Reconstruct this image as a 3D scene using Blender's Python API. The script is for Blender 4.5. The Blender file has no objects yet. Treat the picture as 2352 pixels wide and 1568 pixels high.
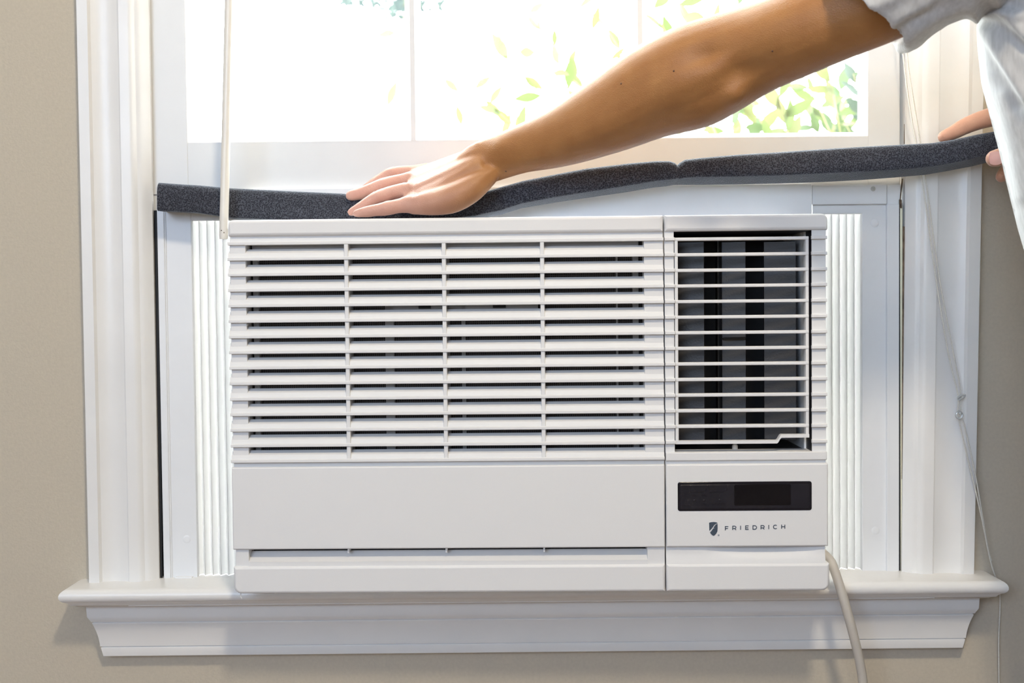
import bpy, bmesh, math, random
from mathutils import Vector, Matrix, noise

random.seed(7)
scene = bpy.context.scene
COL = scene.collection
R = math.radians

# ------------------------------------------------------------------ camera
FPX = 2700.0                                  # focal length in pixels of the 2352 x 1568 frame
CAM = Vector((0.0, -1.40, 1.15))
PITCH, ROLL = 0.0313, 0.0098
_fw = Vector((0, math.cos(PITCH), -math.sin(PITCH)))
_r0 = Vector((1, 0, 0)); _u0 = _r0.cross(_fw)
_rt = math.cos(ROLL) * _r0 - math.sin(ROLL) * _u0
_up = math.sin(ROLL) * _r0 + math.cos(ROLL) * _u0
cam_data = bpy.data.cameras.new('camera')
cam = bpy.data.objects.new('camera', cam_data); COL.objects.link(cam)
m3 = Matrix((_rt, _up, -_fw)).transposed()
cam.matrix_world = Matrix.Translation(CAM) @ m3.to_4x4()
cam_data.sensor_width = 36.0
cam_data.lens = 36.0 * FPX / 2352.0
cam_data.clip_start = 0.02
cam_data.dof.use_dof = True
cam_data.dof.focus_distance = 1.33
cam_data.dof.aperture_fstop = 7.1
scene.camera = cam

# ------------------------------------------------------------------ light and exposure
scene.view_settings.view_transform = 'Standard'
scene.view_settings.look = 'None'
scene.view_settings.exposure = 0.0
scene.view_settings.gamma = 1.0
scene.view_settings.use_curve_mapping = False

world = bpy.data.worlds.new('overcast_sky'); scene.world = world
world.use_nodes = True
world.node_tree.nodes['Background'].inputs[0].default_value = (0.93, 0.97, 1.0, 1)
world.node_tree.nodes['Background'].inputs[1].default_value = 17.0

def area_light(name, loc, target, size, power, color, shape='RECTANGLE', size_y=None):
    d = bpy.data.lights.new(name, 'AREA'); d.shape = shape; d.size = size
    if size_y: d.size_y = size_y
    d.energy = power; d.color = color
    o = bpy.data.objects.new(name, d); COL.objects.link(o)
    o.location = loc
    o.rotation_euler = (Vector(target) - Vector(loc)).to_track_quat('-Z', 'Y').to_euler()
    return o
area_light('ceiling_lamp_light', (0.25, -1.52, 2.58), (0.0, 0.0, 0.9), 0.20, 22, (1.0, 0.865, 0.66), 'DISK')
area_light('cool_fill_light', (-0.9, -3.55, 1.95), (0.0, 0.0, 1.0), 2.2, 74, (0.58, 0.74, 1.0), 'RECTANGLE', 1.1)  # cool fill added behind the camera; no window is built there

# ------------------------------------------------------------------ helpers
def ray(px, py):
    d = _fw + _rt * ((px - 1176.0) / FPX) + _up * ((784.0 - py) / FPX)
    return d
def P(px, py, Y):
    """point of the plane Y = const seen at that pixel"""
    d = ray(px, py)
    return CAM + d * ((Y - CAM.y) / d.y)
def S(px, Y):
    """length in metres of px pixels at depth Y"""
    return px * (Y - CAM.y) / FPX

def new_mesh(name, verts, faces, smooth=True, angle=38):
    me = bpy.data.meshes.new(name)
    me.from_pydata([tuple(v) for v in verts], [], faces)
    me.validate(); me.update()
    if smooth:
        me.polygons.foreach_set('use_smooth', [True] * len(me.polygons))
        me.set_sharp_from_angle(angle=R(angle))
    return me

class MB:
    """collects shapes; build() links them as one mesh object"""
    def __init__(self): self.v = []; self.f = []
    def add(self, verts, faces):
        n = len(self.v)
        self.v += [Vector(v) for v in verts]
        self.f += [tuple(i + n for i in f) for f in faces]
        return self
    def box(self, x0, x1, y0, y1, z0, z1):
        vs = [(x, y, z) for z in (z0, z1) for y in (y0, y1) for x in (x0, x1)]
        return self.add(vs, [(0, 2, 3, 1), (4, 5, 7, 6), (0, 1, 5, 4), (2, 6, 7, 3), (0, 4, 6, 2), (1, 3, 7, 5)])
    def loft(self, rings, cap=True, closed=True):
        n = len(rings[0]); vs = [p for r in rings for p in r]; fs = []
        for i in range(len(rings) - 1):
            for j in range(n if closed else n - 1):
                k = (j + 1) % n
                fs.append((i * n + j, i * n + k, (i + 1) * n + k, (i + 1) * n + j))
        if cap:
            fs.append(tuple(range(n - 1, -1, -1)))
            fs.append(tuple(range((len(rings) - 1) * n, len(rings) * n)))
        return self.add(vs, fs)
    def plate(self, x0, x1, z0, z1, d0, d1, r=0.002, bev=0.0015, steps=3, cs=4):
        """rounded plate in xz, front at y=d0 with a rounded front edge; r = one radius or (bl, br, tr, tl)"""
        if not isinstance(r, (tuple, list)): r = (r,) * 4
        lim = min(x1 - x0, z1 - z0) / 2
        def outline(ins):
            pts = []
            a0, a1, b0, b1 = x0 + ins, x1 - ins, z0 + ins, z1 - ins
            for (cx, cz, rr, st) in ((a0, b0, r[0], 180), (a1, b0, r[1], 270), (a1, b1, r[2], 0), (a0, b1, r[3], 90)):
                rr = min(max(rr - ins, 0.0003), lim - ins - 1e-5) if lim - ins > 0.0004 else 0.0001
                ox = cx + rr if cx == a0 else cx - rr
                oz = cz + rr if cz == b0 else cz - rr
                for k in range(cs + 1):
                    t = R(st + 90.0 * k / cs)
                    pts.append((ox + rr * math.cos(t), oz + rr * math.sin(t)))
            return pts
        rings = []
        for k in range(steps + 1):
            t = math.pi / 2 * k / steps
            ins = bev * (1 - math.sin(t)); dd = d0 + bev * (1 - math.cos(t))
            rings.append([(x, dd, z) for x, z in outline(ins)])
        rings.append([(x, d1, z) for x, z in outline(0)])
        self.loft(rings, cap=False)
        m_ = len(rings[0])
        self.add(rings[0], [tuple(range(m_ - 1, -1, -1))])
        return self.add(rings[-1], [tuple(range(m_))])
    def prism_x(self, prof, x0, x1):
        """profile [(y, z)] run along x"""
        return self.loft([[(x0, y, z) for y, z in prof], [(x1, y, z) for y, z in prof]])
    def tube(self, pts, rad, n=10, round_ends=True, samples=None, caps=4):
        pts = [Vector(p) for p in pts]
        if not isinstance(rad, (list, tuple)): rad = [rad] * len(pts)
        if samples: pts, rad = spline(pts, rad, samples)
        T = []
        for i in range(len(pts)):
            a = pts[max(i - 1, 0)]; b = pts[min(i + 1, len(pts) - 1)]
            T.append((b - a).normalized())
        ref = Vector((0, 0, 1)) if abs(T[0].z) < 0.9 else Vector((1, 0, 0))
        u = (ref - T[0] * ref.dot(T[0])).normalized()
        rings = []
        def ring(c, u, t, r):
            w = t.cross(u)
            return [c + u * (r * math.cos(2 * math.pi * k / n)) + w * (r * math.sin(2 * math.pi * k / n)) for k in range(n)]
        for i, p in enumerate(pts):
            u = (u - T[i] * u.dot(T[i])).normalized()
            if i == 0 and round_ends:
                for k in range(caps):
                    t = math.pi / 2 * (k + 0.25) / caps
                    rings.append(ring(p - T[0] * rad[0] * math.cos(t), u, T[0], rad[0] * math.sin(t)))
            rings.append(ring(p, u, T[i], rad[i]))
            if i == len(pts) - 1 and round_ends:
                for k in range(caps):
                    t = math.pi / 2 * (k + 0.75) / caps
                    rings.append(ring(p + T[i] * rad[i] * math.sin(t), u, T[i], rad[i] * math.cos(t)))
        return self.loft(rings)
    def ball(self, c, ax, n=16, m=10):
        """ellipsoid with half axes ax = three vectors"""
        c = Vector(c); a, b, d = [Vector(q) for q in ax]
        rings = []
        for i in range(m + 1):
            t = math.pi * (i + 0.02 if i == 0 else (i - 0.02 if i == m else i)) / m
            rings.append([c + d * math.cos(t) + (a * math.cos(2 * math.pi * k / n) + b * math.sin(2 * math.pi * k / n)) * math.sin(t) for k in range(n)])
        return self.loft(rings)
    def mesh(self, name, **kw):
        return new_mesh(name, self.v, self.f, **kw)
    def build(self, name, mat, parent=None, world=True, **kw):
        if parent is not None and world:
            off = root_loc(parent); self.v = [v - off for v in self.v]
        return link(name, self.mesh(name, **kw), mat, parent)

def spline(pts, rad, per):
    """Catmull-Rom through points and radii"""
    P_, R_ = [], []
    n = len(pts)
    for i in range(n - 1):
        p0, p1, p2, p3 = pts[max(i - 1, 0)], pts[i], pts[i + 1], pts[min(i + 2, n - 1)]
        r0, r1, r2, r3 = rad[max(i - 1, 0)], rad[i], rad[i + 1], rad[min(i + 2, n - 1)]
        for k in range(per):
            t = k / per
            f = lambda a, b, c, d: 0.5 * ((2 * b) + (c - a) * t + (2 * a - 5 * b + 4 * c - d) * t * t + (3 * b - a - 3 * c + d) * t ** 3)
            P_.append(f(p0, p1, p2, p3)); R_.append(f(r0, r1, r2, r3))
    P_.append(pts[-1]); R_.append(rad[-1])
    return P_, R_

def root_loc(o):
    while o.parent: o = o.parent
    return o.location.copy()
def link(name, me, mat, parent=None):
    o = bpy.data.objects.new(name, me); COL.objects.link(o)
    if mat is not None and not me.materials: me.materials.append(mat)
    if parent is not None: o.parent = parent
    return o
def tag(o, label=None, cat=None, group=None, kind=None):
    if label: o['label'] = label
    if cat: o['category'] = cat
    if group: o['group'] = group
    if kind: o['kind'] = kind
    return o
def empty(name, loc, label=None, cat=None, kind=None, rz=0):
    o = bpy.data.objects.new(name, None); COL.objects.link(o)
    o.empty_display_size = 0.05; o.location = loc; o.rotation_euler = (0, 0, rz)
    return tag(o, label, cat, None, kind)

# ------------------------------------------------------------------ materials
def material(name, color, rough=0.5, noise_amt=0.0, noise_scale=30, bump=0.0, bump_scale=200, spec=0.5, sss=0.0, sheen=0.0, coat=0.0, detail=3, sss_col=None):
    m = bpy.data.materials.new(name); m.use_nodes = True
    nt = m.node_tree; b = nt.nodes['Principled BSDF']
    b.inputs['Base Color'].default_value = (*color, 1)
    b.inputs['Roughness'].default_value = rough
    b.inputs['Specular IOR Level'].default_value = spec
    if sss:
        b.inputs['Subsurface Weight'].default_value = sss
        b.inputs['Subsurface Radius'].default_value = sss_col or (1, 0.4, 0.25)
        b.inputs['Subsurface Scale'].default_value = 0.006
    if sheen:
        b.inputs['Sheen Weight'].default_value = sheen
        b.inputs['Sheen Roughness'].default_value = 0.45
    if coat: b.inputs['Coat Weight'].default_value = coat
    tc = nt.nodes.new('ShaderNodeTexCoord')
    if noise_amt:
        n = nt.nodes.new('ShaderNodeTexNoise'); n.inputs['Scale'].default_value = noise_scale; n.inputs['Detail'].default_value = detail
        nt.links.new(tc.outputs['Object'], n.inputs['Vector'])
        r = nt.nodes.new('ShaderNodeValToRGB')
        r.color_ramp.elements[0].position = 0.3; r.color_ramp.elements[1].position = 0.7
        r.color_ramp.elements[0].color = (*[c * (1 - noise_amt) for c in color], 1)
        r.color_ramp.elements[1].color = (*[min(1, c * (1 + noise_amt)) for c in color], 1)
        nt.links.new(n.outputs['Fac'], r.inputs['Fac']); nt.links.new(r.outputs['Color'], b.inputs['Base Color'])
    if bump:
        n2 = nt.nodes.new('ShaderNodeTexNoise'); n2.inputs['Scale'].default_value = bump_scale; n2.inputs['Detail'].default_value = 4
        nt.links.new(tc.outputs['Object'], n2.inputs['Vector'])
        bp = nt.nodes.new('ShaderNodeBump'); bp.inputs['Strength'].default_value = bump; bp.inputs['Distance'].default_value = 0.001
        nt.links.new(n2.outputs['Fac'], bp.inputs['Height']); nt.links.new(bp.outputs['Normal'], b.inputs['Normal'])
    return m

M = {}
M['wall'] = material('beige_wall_paint', (0.545, 0.482, 0.385), 0.85, 0.035, 260, 0.35, 420, 0.25)
M['floor'] = material('oak_floor', (0.30, 0.19, 0.11), 0.45, 0.2, 12, 0.1, 60)
M['ceiling'] = material('ceiling_paint', (0.80, 0.79, 0.77), 0.9, 0.02, 40)
M['trim'] = material('white_trim_gloss_paint', (0.80, 0.785, 0.76), 0.32, 0.02, 18, 0.10, 70, 0.5)
M['sash'] = material('white_sash_paint', (0.72, 0.72, 0.715), 0.42, 0.02, 14, 0.08, 60)
M['ac'] = material('white_abs_plastic', (0.765, 0.755, 0.745), 0.55, 0.0, 10, 0.06, 1400, 0.45)
M['acpanel'] = material('satin_white_panel', (0.86, 0.865, 0.87), 0.38, 0.015, 20, 0.05, 300)
M['curtainframe'] = material('white_vinyl', (0.78, 0.785, 0.79), 0.4, 0.015, 25, 0.05, 120)
M['dark'] = material('black_cavity_plastic', (0.012, 0.012, 0.013), 0.5, 0.2, 30)
M['vane'] = material('charcoal_vane_plastic', (0.045, 0.042, 0.042), 0.42, 0.15, 8, 0.2, 500)
M['vane2'] = material('black_vane_plastic', (0.006, 0.006, 0.006), 0.35, 0.1, 8)
M['inner'] = material('grey_inner_plastic', (0.44, 0.44, 0.44), 0.5, 0.05, 20)
M['display'] = material('black_display_glass', (0.010, 0.009, 0.014), 0.12, 0.0, 10, 0.0, 1, 0.5)
M['smoke'] = material('smoked_grey_print', (0.016, 0.015, 0.021), 0.22, 0.08, 60)
M['screen'] = material('unlit_screen_black', (0.003, 0.0025, 0.005), 0.12, 0.05, 60)
M['ink'] = material('slate_blue_print', (0.055, 0.075, 0.105), 0.5, 0.04, 200)
M['inkpale'] = material('pale_grey_print', (0.33, 0.36, 0.40), 0.5, 0.04, 200)
M['darkprint'] = material('faint_black_print', (0.010, 0.009, 0.013), 0.3, 0.04, 200)
M['cord'] = material('beige_rubber_cord', (0.56, 0.52, 0.46), 0.5, 0.03, 60, 0.1, 400)
M['wand'] = material('ivory_plastic_wand', (0.80, 0.76, 0.69), 0.3, 0.02, 60)
M['string'] = material('white_braided_string', (0.72, 0.69, 0.62), 0.8, 0.1, 900, 0.4, 1500)
M['gap'] = material('black_gap_shade', (0.006, 0.006, 0.006), 0.7, 0.1, 50)  # black colour that paints the shade inside the panel gaps
M['cream'] = material('cream_jamb_liner', (0.78, 0.76, 0.58), 0.5, 0.05, 50)
M['grime'] = material('old_caulk_wood', (0.16, 0.11, 0.07), 0.9, 0.5, 120, 0.3, 200)
M['metal'] = material('grey_rivet_metal', (0.50, 0.50, 0.46), 0.4, 0.05, 100)
M['nail'] = material('finger_nail', (0.70, 0.42, 0.38), 0.28, 0.04, 100, 0.1, 200, 0.5, 0.2)
M['trouser'] = material('navy_denim', (0.05, 0.07, 0.12), 0.9, 0.2, 120, 0.5, 900)
M['hair'] = material('brown_hair', (0.05, 0.03, 0.02), 0.6, 0.4, 90, 0.6, 220)
M['shoe'] = material('grey_canvas_shoe', (0.20, 0.20, 0.21), 0.8, 0.1, 90, 0.3, 500)
M['bark'] = material('pale_twig_bark', (0.22, 0.20, 0.10), 0.8, 0.2, 40, 0.3, 90)
M['bounce'] = material('pale_bounce_ground', (0.55, 0.55, 0.50), 0.9, 0.35, 4, 0.6, 30)  # unseen ground, made pale to bounce light into the side curtains
M['siding'] = material('outdoor_siding', (0.70, 0.69, 0.66), 0.7, 0.04, 6)

def skin_material():
    m = material('tanned_skin', (0.42, 0.215, 0.115), 0.46, 0, 1, 0, 1, 0.42, 0.10, 0.5)
    m.node_tree.nodes['Principled BSDF'].inputs['Sheen Roughness'].default_value = 0.3
    nt = m.node_tree; b = nt.nodes['Principled BSDF']
    tc = [n for n in nt.nodes if n.type == 'TEX_COORD'][0]
    # skin of the fingers is paler and pinker than the tanned arm
    at = nt.nodes.new('ShaderNodeAttribute'); at.attribute_name = 'pinkness'
    mx = nt.nodes.new('ShaderNodeMix'); mx.data_type = 'RGBA'
    mx.inputs['A'].default_value = (0.42, 0.195, 0.064, 1); mx.inputs['B'].default_value = (0.66, 0.385, 0.305, 1)
    nt.links.new(at.outputs['Fac'], mx.inputs['Factor'])
    n = nt.nodes.new('ShaderNodeTexNoise'); n.inputs['Scale'].default_value = 45; n.inputs['Detail'].default_value = 6
    nt.links.new(tc.outputs['Object'], n.inputs['Vector'])
    r = nt.nodes.new('ShaderNodeValToRGB')
    r.color_ramp.elements[0].position = 0.25; r.color_ramp.elements[1].position = 0.75
    r.color_ramp.elements[0].color = (0.86, 0.80, 0.78, 1); r.color_ramp.elements[1].color = (1.0, 1.0, 1.0, 1)
    nt.links.new(n.outputs['Fac'], r.inputs['Fac'])
    mu = nt.nodes.new('ShaderNodeMix'); mu.data_type = 'RGBA'; mu.blend_type = 'MULTIPLY'; mu.inputs['Factor'].default_value = 1
    nt.links.new(mx.outputs['Result'], mu.inputs['A']); nt.links.new(r.outputs['Color'], mu.inputs['B'])
    nt.links.new(mu.outputs['Result'], b.inputs['Base Color'])
    # pores and fine creases
    v = nt.nodes.new('ShaderNodeTexVoronoi'); v.inputs['Scale'].default_value = 900
    nt.links.new(tc.outputs['Object'], v.inputs['Vector'])
    n2 = nt.nodes.new('ShaderNodeTexNoise'); n2.inputs['Scale'].default_value = 260; n2.inputs['Detail'].default_value = 5
    nt.links.new(tc.outputs['Object'], n2.inputs['Vector'])
    ad = nt.nodes.new('ShaderNodeMath'); ad.operation = 'ADD'
    nt.links.new(v.outputs['Distance'], ad.inputs[0]); nt.links.new(n2.outputs['Fac'], ad.inputs[1])
    bp = nt.nodes.new('ShaderNodeBump'); bp.inputs['Strength'].default_value = 0.28; bp.inputs['Distance'].default_value = 0.0008
    nt.links.new(ad.outputs[0], bp.inputs['Height']); nt.links.new(bp.outputs['Normal'], b.inputs['Normal'])
    return m
M['skin'] = skin_material()
M['mole'] = material('dark_mole', (0.10, 0.045, 0.025), 0.6, 0.1, 300)

def foam_material():
    m = material('charcoal_foam', (0.052, 0.054, 0.062), 0.95, 0, 1, 0, 1, 0.12, 0, 0.55)
    nt = m.node_tree; b = nt.nodes['Principled BSDF']
    tc = [n for n in nt.nodes if n.type == 'TEX_COORD'][0]
    v = nt.nodes.new('ShaderNodeTexVoronoi'); v.inputs['Scale'].default_value = 640
    nt.links.new(tc.outputs['Object'], v.inputs['Vector'])
    r = nt.nodes.new('ShaderNodeValToRGB')
    r.color_ramp.elements[0].position = 0.15; r.color_ramp.elements[1].position = 0.85
    r.color_ramp.elements[0].color = (0.010, 0.0105, 0.015, 1); r.color_ramp.elements[1].color = (0.085, 0.089, 0.108, 1)
    nt.links.new(v.outputs['Distance'], r.inputs['Fac']); nt.links.new(r.outputs['Color'], b.inputs['Base Color'])
    bp = nt.nodes.new('ShaderNodeBump'); bp.inputs['Strength'].default_value = 0.6; bp.inputs['Distance'].default_value = 0.001
    nt.links.new(v.outputs['Distance'], bp.inputs['Height']); nt.links.new(bp.outputs['Normal'], b.inputs['Normal'])
    b.inputs['Sheen Tint'].default_value = (0.80, 0.88, 1.0, 1); b.inputs['Sheen Roughness'].default_value = 0.42
    return m
M['foam'] = foam_material()

def shirt_material():
    m = material('heather_white_jersey', (0.70, 0.685, 0.665), 0.92, 0, 1, 0, 1, 0.15, 0.0, 0.35)
    nt = m.node_tree; b = nt.nodes['Principled BSDF']
    tc = [n for n in nt.nodes if n.type == 'TEX_COORD'][0]
    mp = nt.nodes.new('ShaderNodeMapping'); mp.inputs['Scale'].default_value = (260, 260, 60)
    nt.links.new(tc.outputs['Object'], mp.inputs['Vector'])
    n = nt.nodes.new('ShaderNodeTexNoise'); n.inputs['Scale'].default_value = 1.0; n.inputs['Detail'].default_value = 4
    nt.links.new(mp.outputs['Vector'], n.inputs['Vector'])
    r = nt.nodes.new('ShaderNodeValToRGB')
    r.color_ramp.elements[0].position = 0.3; r.color_ramp.elements[1].position = 0.7
    r.color_ramp.elements[0].color = (0.49, 0.485, 0.475, 1); r.color_ramp.elements[1].color = (0.62, 0.615, 0.605, 1)
    nt.links.new(n.outputs['Fac'], r.inputs['Fac']); nt.links.new(r.outputs['Color'], b.inputs['Base Color'])
    bp = nt.nodes.new('ShaderNodeBump'); bp.inputs['Strength'].default_value = 0.3; bp.inputs['Distance'].default_value = 0.0008
    nt.links.new(n.outputs['Fac'], bp.inputs['Height']); nt.links.new(bp.outputs['Normal'], b.inputs['Normal'])
    return m
M['shirt'] = shirt_material()

def translucent_material(name, color, trans, amount, rough=0.5, vary=0.13):
    m = bpy.data.materials.new(name); m.use_nodes = True
    nt = m.node_tree; b = nt.nodes['Principled BSDF']; out = nt.nodes['Material Output']
    b.inputs['Roughness'].default_value = rough
    tc = nt.nodes.new('ShaderNodeTexCoord'); n = nt.nodes.new('ShaderNodeTexNoise'); n.inputs['Scale'].default_value = 35
    nt.links.new(tc.outputs['Object'], n.inputs['Vector'])
    r = nt.nodes.new('ShaderNodeValToRGB')
    r.color_ramp.elements[0].color = (*[c * (1 - vary) for c in color], 1); r.color_ramp.elements[1].color = (*[min(1, c * (1 + vary)) for c in color], 1)
    nt.links.new(n.outputs['Fac'], r.inputs['Fac']); nt.links.new(r.outputs['Color'], b.inputs['Base Color'])
    t = nt.nodes.new('ShaderNodeBsdfTranslucent'); t.inputs['Color'].default_value = (*trans, 1)
    mx = nt.nodes.new('ShaderNodeMixShader'); mx.inputs['Fac'].default_value = amount
    nt.links.new(b.outputs[0], mx.inputs[1]); nt.links.new(t.outputs[0], mx.inputs[2]); nt.links.new(mx.outputs[0], out.inputs['Surface'])
    return m
M['pleat'] = translucent_material('translucent_white_pleat', (0.76, 0.76, 0.75), (0.68, 0.675, 0.665), 0.46, 0.5, 0.02)
M['leaf'] = translucent_material('lime_leaf', (0.065, 0.088, 0.030), (0.088, 0.116, 0.037), 0.5)
M['leaf2'] = translucent_material('mid_green_leaf', (0.044, 0.067, 0.028), (0.060, 0.090, 0.034), 0.45)
M['leaf3'] = translucent_material('yellow_green_leaf', (0.088, 0.095, 0.039), (0.111, 0.121, 0.046), 0.5)
M['leaf4'] = translucent_material('dark_blue_green_leaf', (0.030, 0.046, 0.034), (0.039, 0.060, 0.039), 0.3)  # darker, bluer leaf colour

def glass_material():
    m = bpy.data.materials.new('clear_window_glass'); m.use_nodes = True
    nt = m.node_tree; nt.nodes.remove(nt.nodes['Principled BSDF']); out = nt.nodes['Material Output']
    t = nt.nodes.new('ShaderNodeBsdfTransparent'); t.inputs['Color'].default_value = (0.97, 0.99, 0.98, 1)
    g = nt.nodes.new('ShaderNodeBsdfGlossy'); g.inputs['Roughness'].default_value = 0.02
    f = nt.nodes.new('ShaderNodeFresnel'); f.inputs['IOR'].default_value = 1.45
    mx = nt.nodes.new('ShaderNodeMixShader')
    ge = nt.nodes.new('ShaderNodeNewGeometry'); iv = nt.nodes.new('ShaderNodeMath'); iv.operation = 'SUBTRACT'; iv.inputs[0].default_value = 1.0
    nt.links.new(ge.outputs['Backfacing'], iv.inputs[1]); mu = nt.nodes.new('ShaderNodeMath'); mu.operation = 'MULTIPLY'
    nt.links.new(f.outputs[0], mu.inputs[0]); nt.links.new(iv.outputs[0], mu.inputs[1])
    nt.links.new(mu.outputs[0], mx.inputs[0]); nt.links.new(t.outputs[0], mx.inputs[1]); nt.links.new(g.outputs[0], mx.inputs[2])
    nt.links.new(mx.outputs[0], out.inputs['Surface'])
    return m
M['glass'] = glass_material()

def clear_plastic():
    m = material('clear_plastic', (0.85, 0.86, 0.84), 0.1)
    b = m.node_tree.nodes['Principled BSDF']; b.inputs['Transmission Weight'].default_value = 0.6
    return m
M['clear'] = clear_plastic()

def mesh_screen_material():
    """dark filter cloth with a fine woven grid"""
    m = material('dark_filter_mesh', (0.03, 0.03, 0.03), 0.7)
    nt = m.node_tree; b = nt.nodes['Principled BSDF']
    tc = [n for n in nt.nodes if n.type == 'TEX_COORD'][0]
    sep = nt.nodes.new('ShaderNodeSeparateXYZ'); nt.links.new(tc.outputs['Object'], sep.inputs[0])
    def lines(sock, per, duty):
        a = nt.nodes.new('ShaderNodeMath'); a.operation = 'MULTIPLY'; a.inputs[1].default_value = 1.0 / per; nt.links.new(sock, a.inputs[0])
        f = nt.nodes.new('ShaderNodeMath'); f.operation = 'FRACT'; nt.links.new(a.outputs[0], f.inputs[0])
        c = nt.nodes.new('ShaderNodeMath'); c.operation = 'LESS_THAN'; c.inputs[1].default_value = duty; nt.links.new(f.outputs[0], c.inputs[0])
        return c.outputs[0]
    l1 = lines(sep.outputs['X'], 0.0021, 0.22); l2 = lines(sep.outputs['Z'], 0.0026, 0.18)
    mxm = nt.nodes.new('ShaderNodeMath'); mxm.operation = 'MAXIMUM'; nt.links.new(l1, mxm.inputs[0]); nt.links.new(l2, mxm.inputs[1])
    mx = nt.nodes.new('ShaderNodeMix'); mx.data_type = 'RGBA'
    mx.inputs['A'].default_value = (0.020, 0.018, 0.017, 1); mx.inputs['B'].default_value = (0.15, 0.145, 0.14, 1)
    nt.links.new(mxm.outputs[0], mx.inputs['Factor']); nt.links.new(mx.outputs['Result'], b.inputs['Base Color'])
    return m
M['filter'] = mesh_screen_material()

# ------------------------------------------------------------------ setting: room shell
ZS = CAM.z - 0.3235                                  # top of the window stool
XL, XR = P(352, 900, 0.0).x, P(2078, 900, 0.0).x       # window opening
ZH = 2.36
RX0, RX1, RY0, RZ1 = -2.1, 2.3, -3.7, 2.7
WT = 0.14
w = MB()
w.box(RX0 - WT, XL - 0.01, 0, WT, 0, RZ1); w.box(XR + 0.012, RX1 + WT, 0, WT, 0, RZ1)
w.box(XL - 0.01, XR + 0.012, 0, WT, 0, ZS - 0.022); w.box(XL - 0.01, XR + 0.012, 0, WT, ZH + 0.02, RZ1)
tag(w.build('wall_back', M['wall']), 'beige painted wall around the window', kind='structure')
tag(MB().box(RX0 - WT, RX0, RY0, 0, 0, RZ1).build('wall_left', M['wall']), 'beige side wall on the left of the room', kind='structure')
tag(MB().box(RX1, RX1 + WT, RY0, 0, 0, RZ1).build('wall_right', M['wall']), 'beige side wall on the right of the room', kind='structure')
tag(MB().box(RX0 - WT, RX1 + WT, RY0 - WT, RY0, 0, RZ1).build('wall_front', M['wall']), 'beige wall behind the viewer', kind='structure')
tag(MB().box(RX0 - WT, RX1 + WT, RY0 - WT, WT, -0.1, 0).build('floor', M['floor']), 'brown wooden floor of the room', kind='structure')
tag(MB().box(RX0 - WT, RX1 + WT, RY0 - WT, WT, RZ1, RZ1 + 0.1).build('ceiling', M['ceiling']), 'off-white ceiling of the room', kind='structure')
tag(MB().box(-40, 40, WT, 60, -0.9, -0.6).build('ground', M['bounce']), 'unseen pale gravel ground outside the window', kind='structure')  # out of view; its paleness throws daylight onto the pleats

# casing: profile across x (0 = outer edge, 1 = inner edge), depth, run in z
def casing(name, pts_bot, pts_top, z0, z1, depths, label):
    rings = []
    for z, xs in ((z0, pts_bot), (z1, pts_top)):
        ring = [(x, y, z) for x, y in zip(xs, depths)]
        ring += [(xs[-1], 0.004, z), (xs[0], 0.004, z)]
        rings.append(ring)
    b = MB().loft(rings)
    return tag(b.build(name, M['trim'], angle=22), label, kind='structure')
# pixel columns measured at the top (y=0) and bottom (y=1345) of the left casing, outer to inner
frac = [(0, -0.018), (0.015, -0.020), (0.17, -0.0205), (0.185, -0.0185), (0.20, -0.0165), (0.27, -0.0132), (0.36, -0.0118), (0.46, -0.0120), (0.55, -0.0140),
        (0.59, -0.0150), (0.60, -0.0170), (0.615, -0.0176), (0.74, -0.0176), (0.77, -0.0172), (0.80, -0.0158), (0.83, -0.0130), (0.845, -0.0125), (0.87, -0.0122), (0.90, -0.0108), (0.94, -0.0075), (0.97, -0.0045), (1.0, -0.0015)]
def casing_cols(px_o, px_i, py):
    a, b = P(px_o, py, -0.019).x, P(px_i, py, -0.0015).x
    return [a + (b - a) * f for f, _ in frac]
dep = [d for _, d in frac]
zt = P(200, 0, -0.02).z
def extrap(bot, top, zb, ztop, z): return [b + (t - b) * (z - zb) / (ztop - zb) for b, t in zip(bot, top)]
cl_b, cl_t = casing_cols(203.5, 366, 1345), casing_cols(173.5, 341, 0)
casing('trim_1', cl_b, extrap(cl_b, cl_t, ZS, zt, ZH + 0.09), ZS, ZH + 0.09, dep, 'white moulded window casing on the left side')
cr_b, cr_t = casing_cols(2238.5, 2071, 1330), casing_cols(2262, 2083, 130)
zr = P(2200, 130, -0.02).z
casing('trim_2', cr_b, extrap(cr_b, cr_t, ZS, zr, ZH + 0.09), ZS, ZH + 0.09, dep, 'white moulded window casing on the right side')
tag(MB().plate(XL - 0.03, XR + 0.03, ZH, ZH + 0.085, -0.019, 0.0, 0.003, 0.004).build('trim_3', M['trim']), 'white head casing above the window', kind='structure')

# stool and apron: a profile swept round front and both returns
def swept(name, x0, x1, yf, prof, label, yback=0.0, inner=None, angle=30):
    rings = []
    for o, z in prof:
        ya = yf - o
        rings.append([(x0 - o, yback, z), (x0 - o, ya, z), (x1 + o, ya, z), (x1 + o, yback, z)])
    b = MB().loft(rings)
    if inner: b.box(*inner)
    return tag(b.build(name, M['trim'], angle=angle), label, kind='structure')
pl, pr = P(160, 1376, -0.046).x + 0.001, P(2290, 1350, -0.046).x - 0.001
nose = [(0.0, ZS)] + [(0.0105 * math.cos(R(90 - 20 * k)), ZS - 0.0085 + 0.0085 * math.sin(R(90 - 20 * k))) for k in range(1, 9)]
nose += [(0.0035, ZS - 0.0168), (0.0018, ZS - 0.0182), (0.0000, ZS - 0.0205), (-0.004, ZS - 0.0220), (-0.006, ZS - 0.0235)]
swept('trim_4', pl, pr, -0.046, nose, 'white window stool with a rounded nose under the window unit', inner=(XL - 0.02, XR + 0.02, -0.044, 0.16, ZS - 0.022, ZS - 0.0001))
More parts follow.
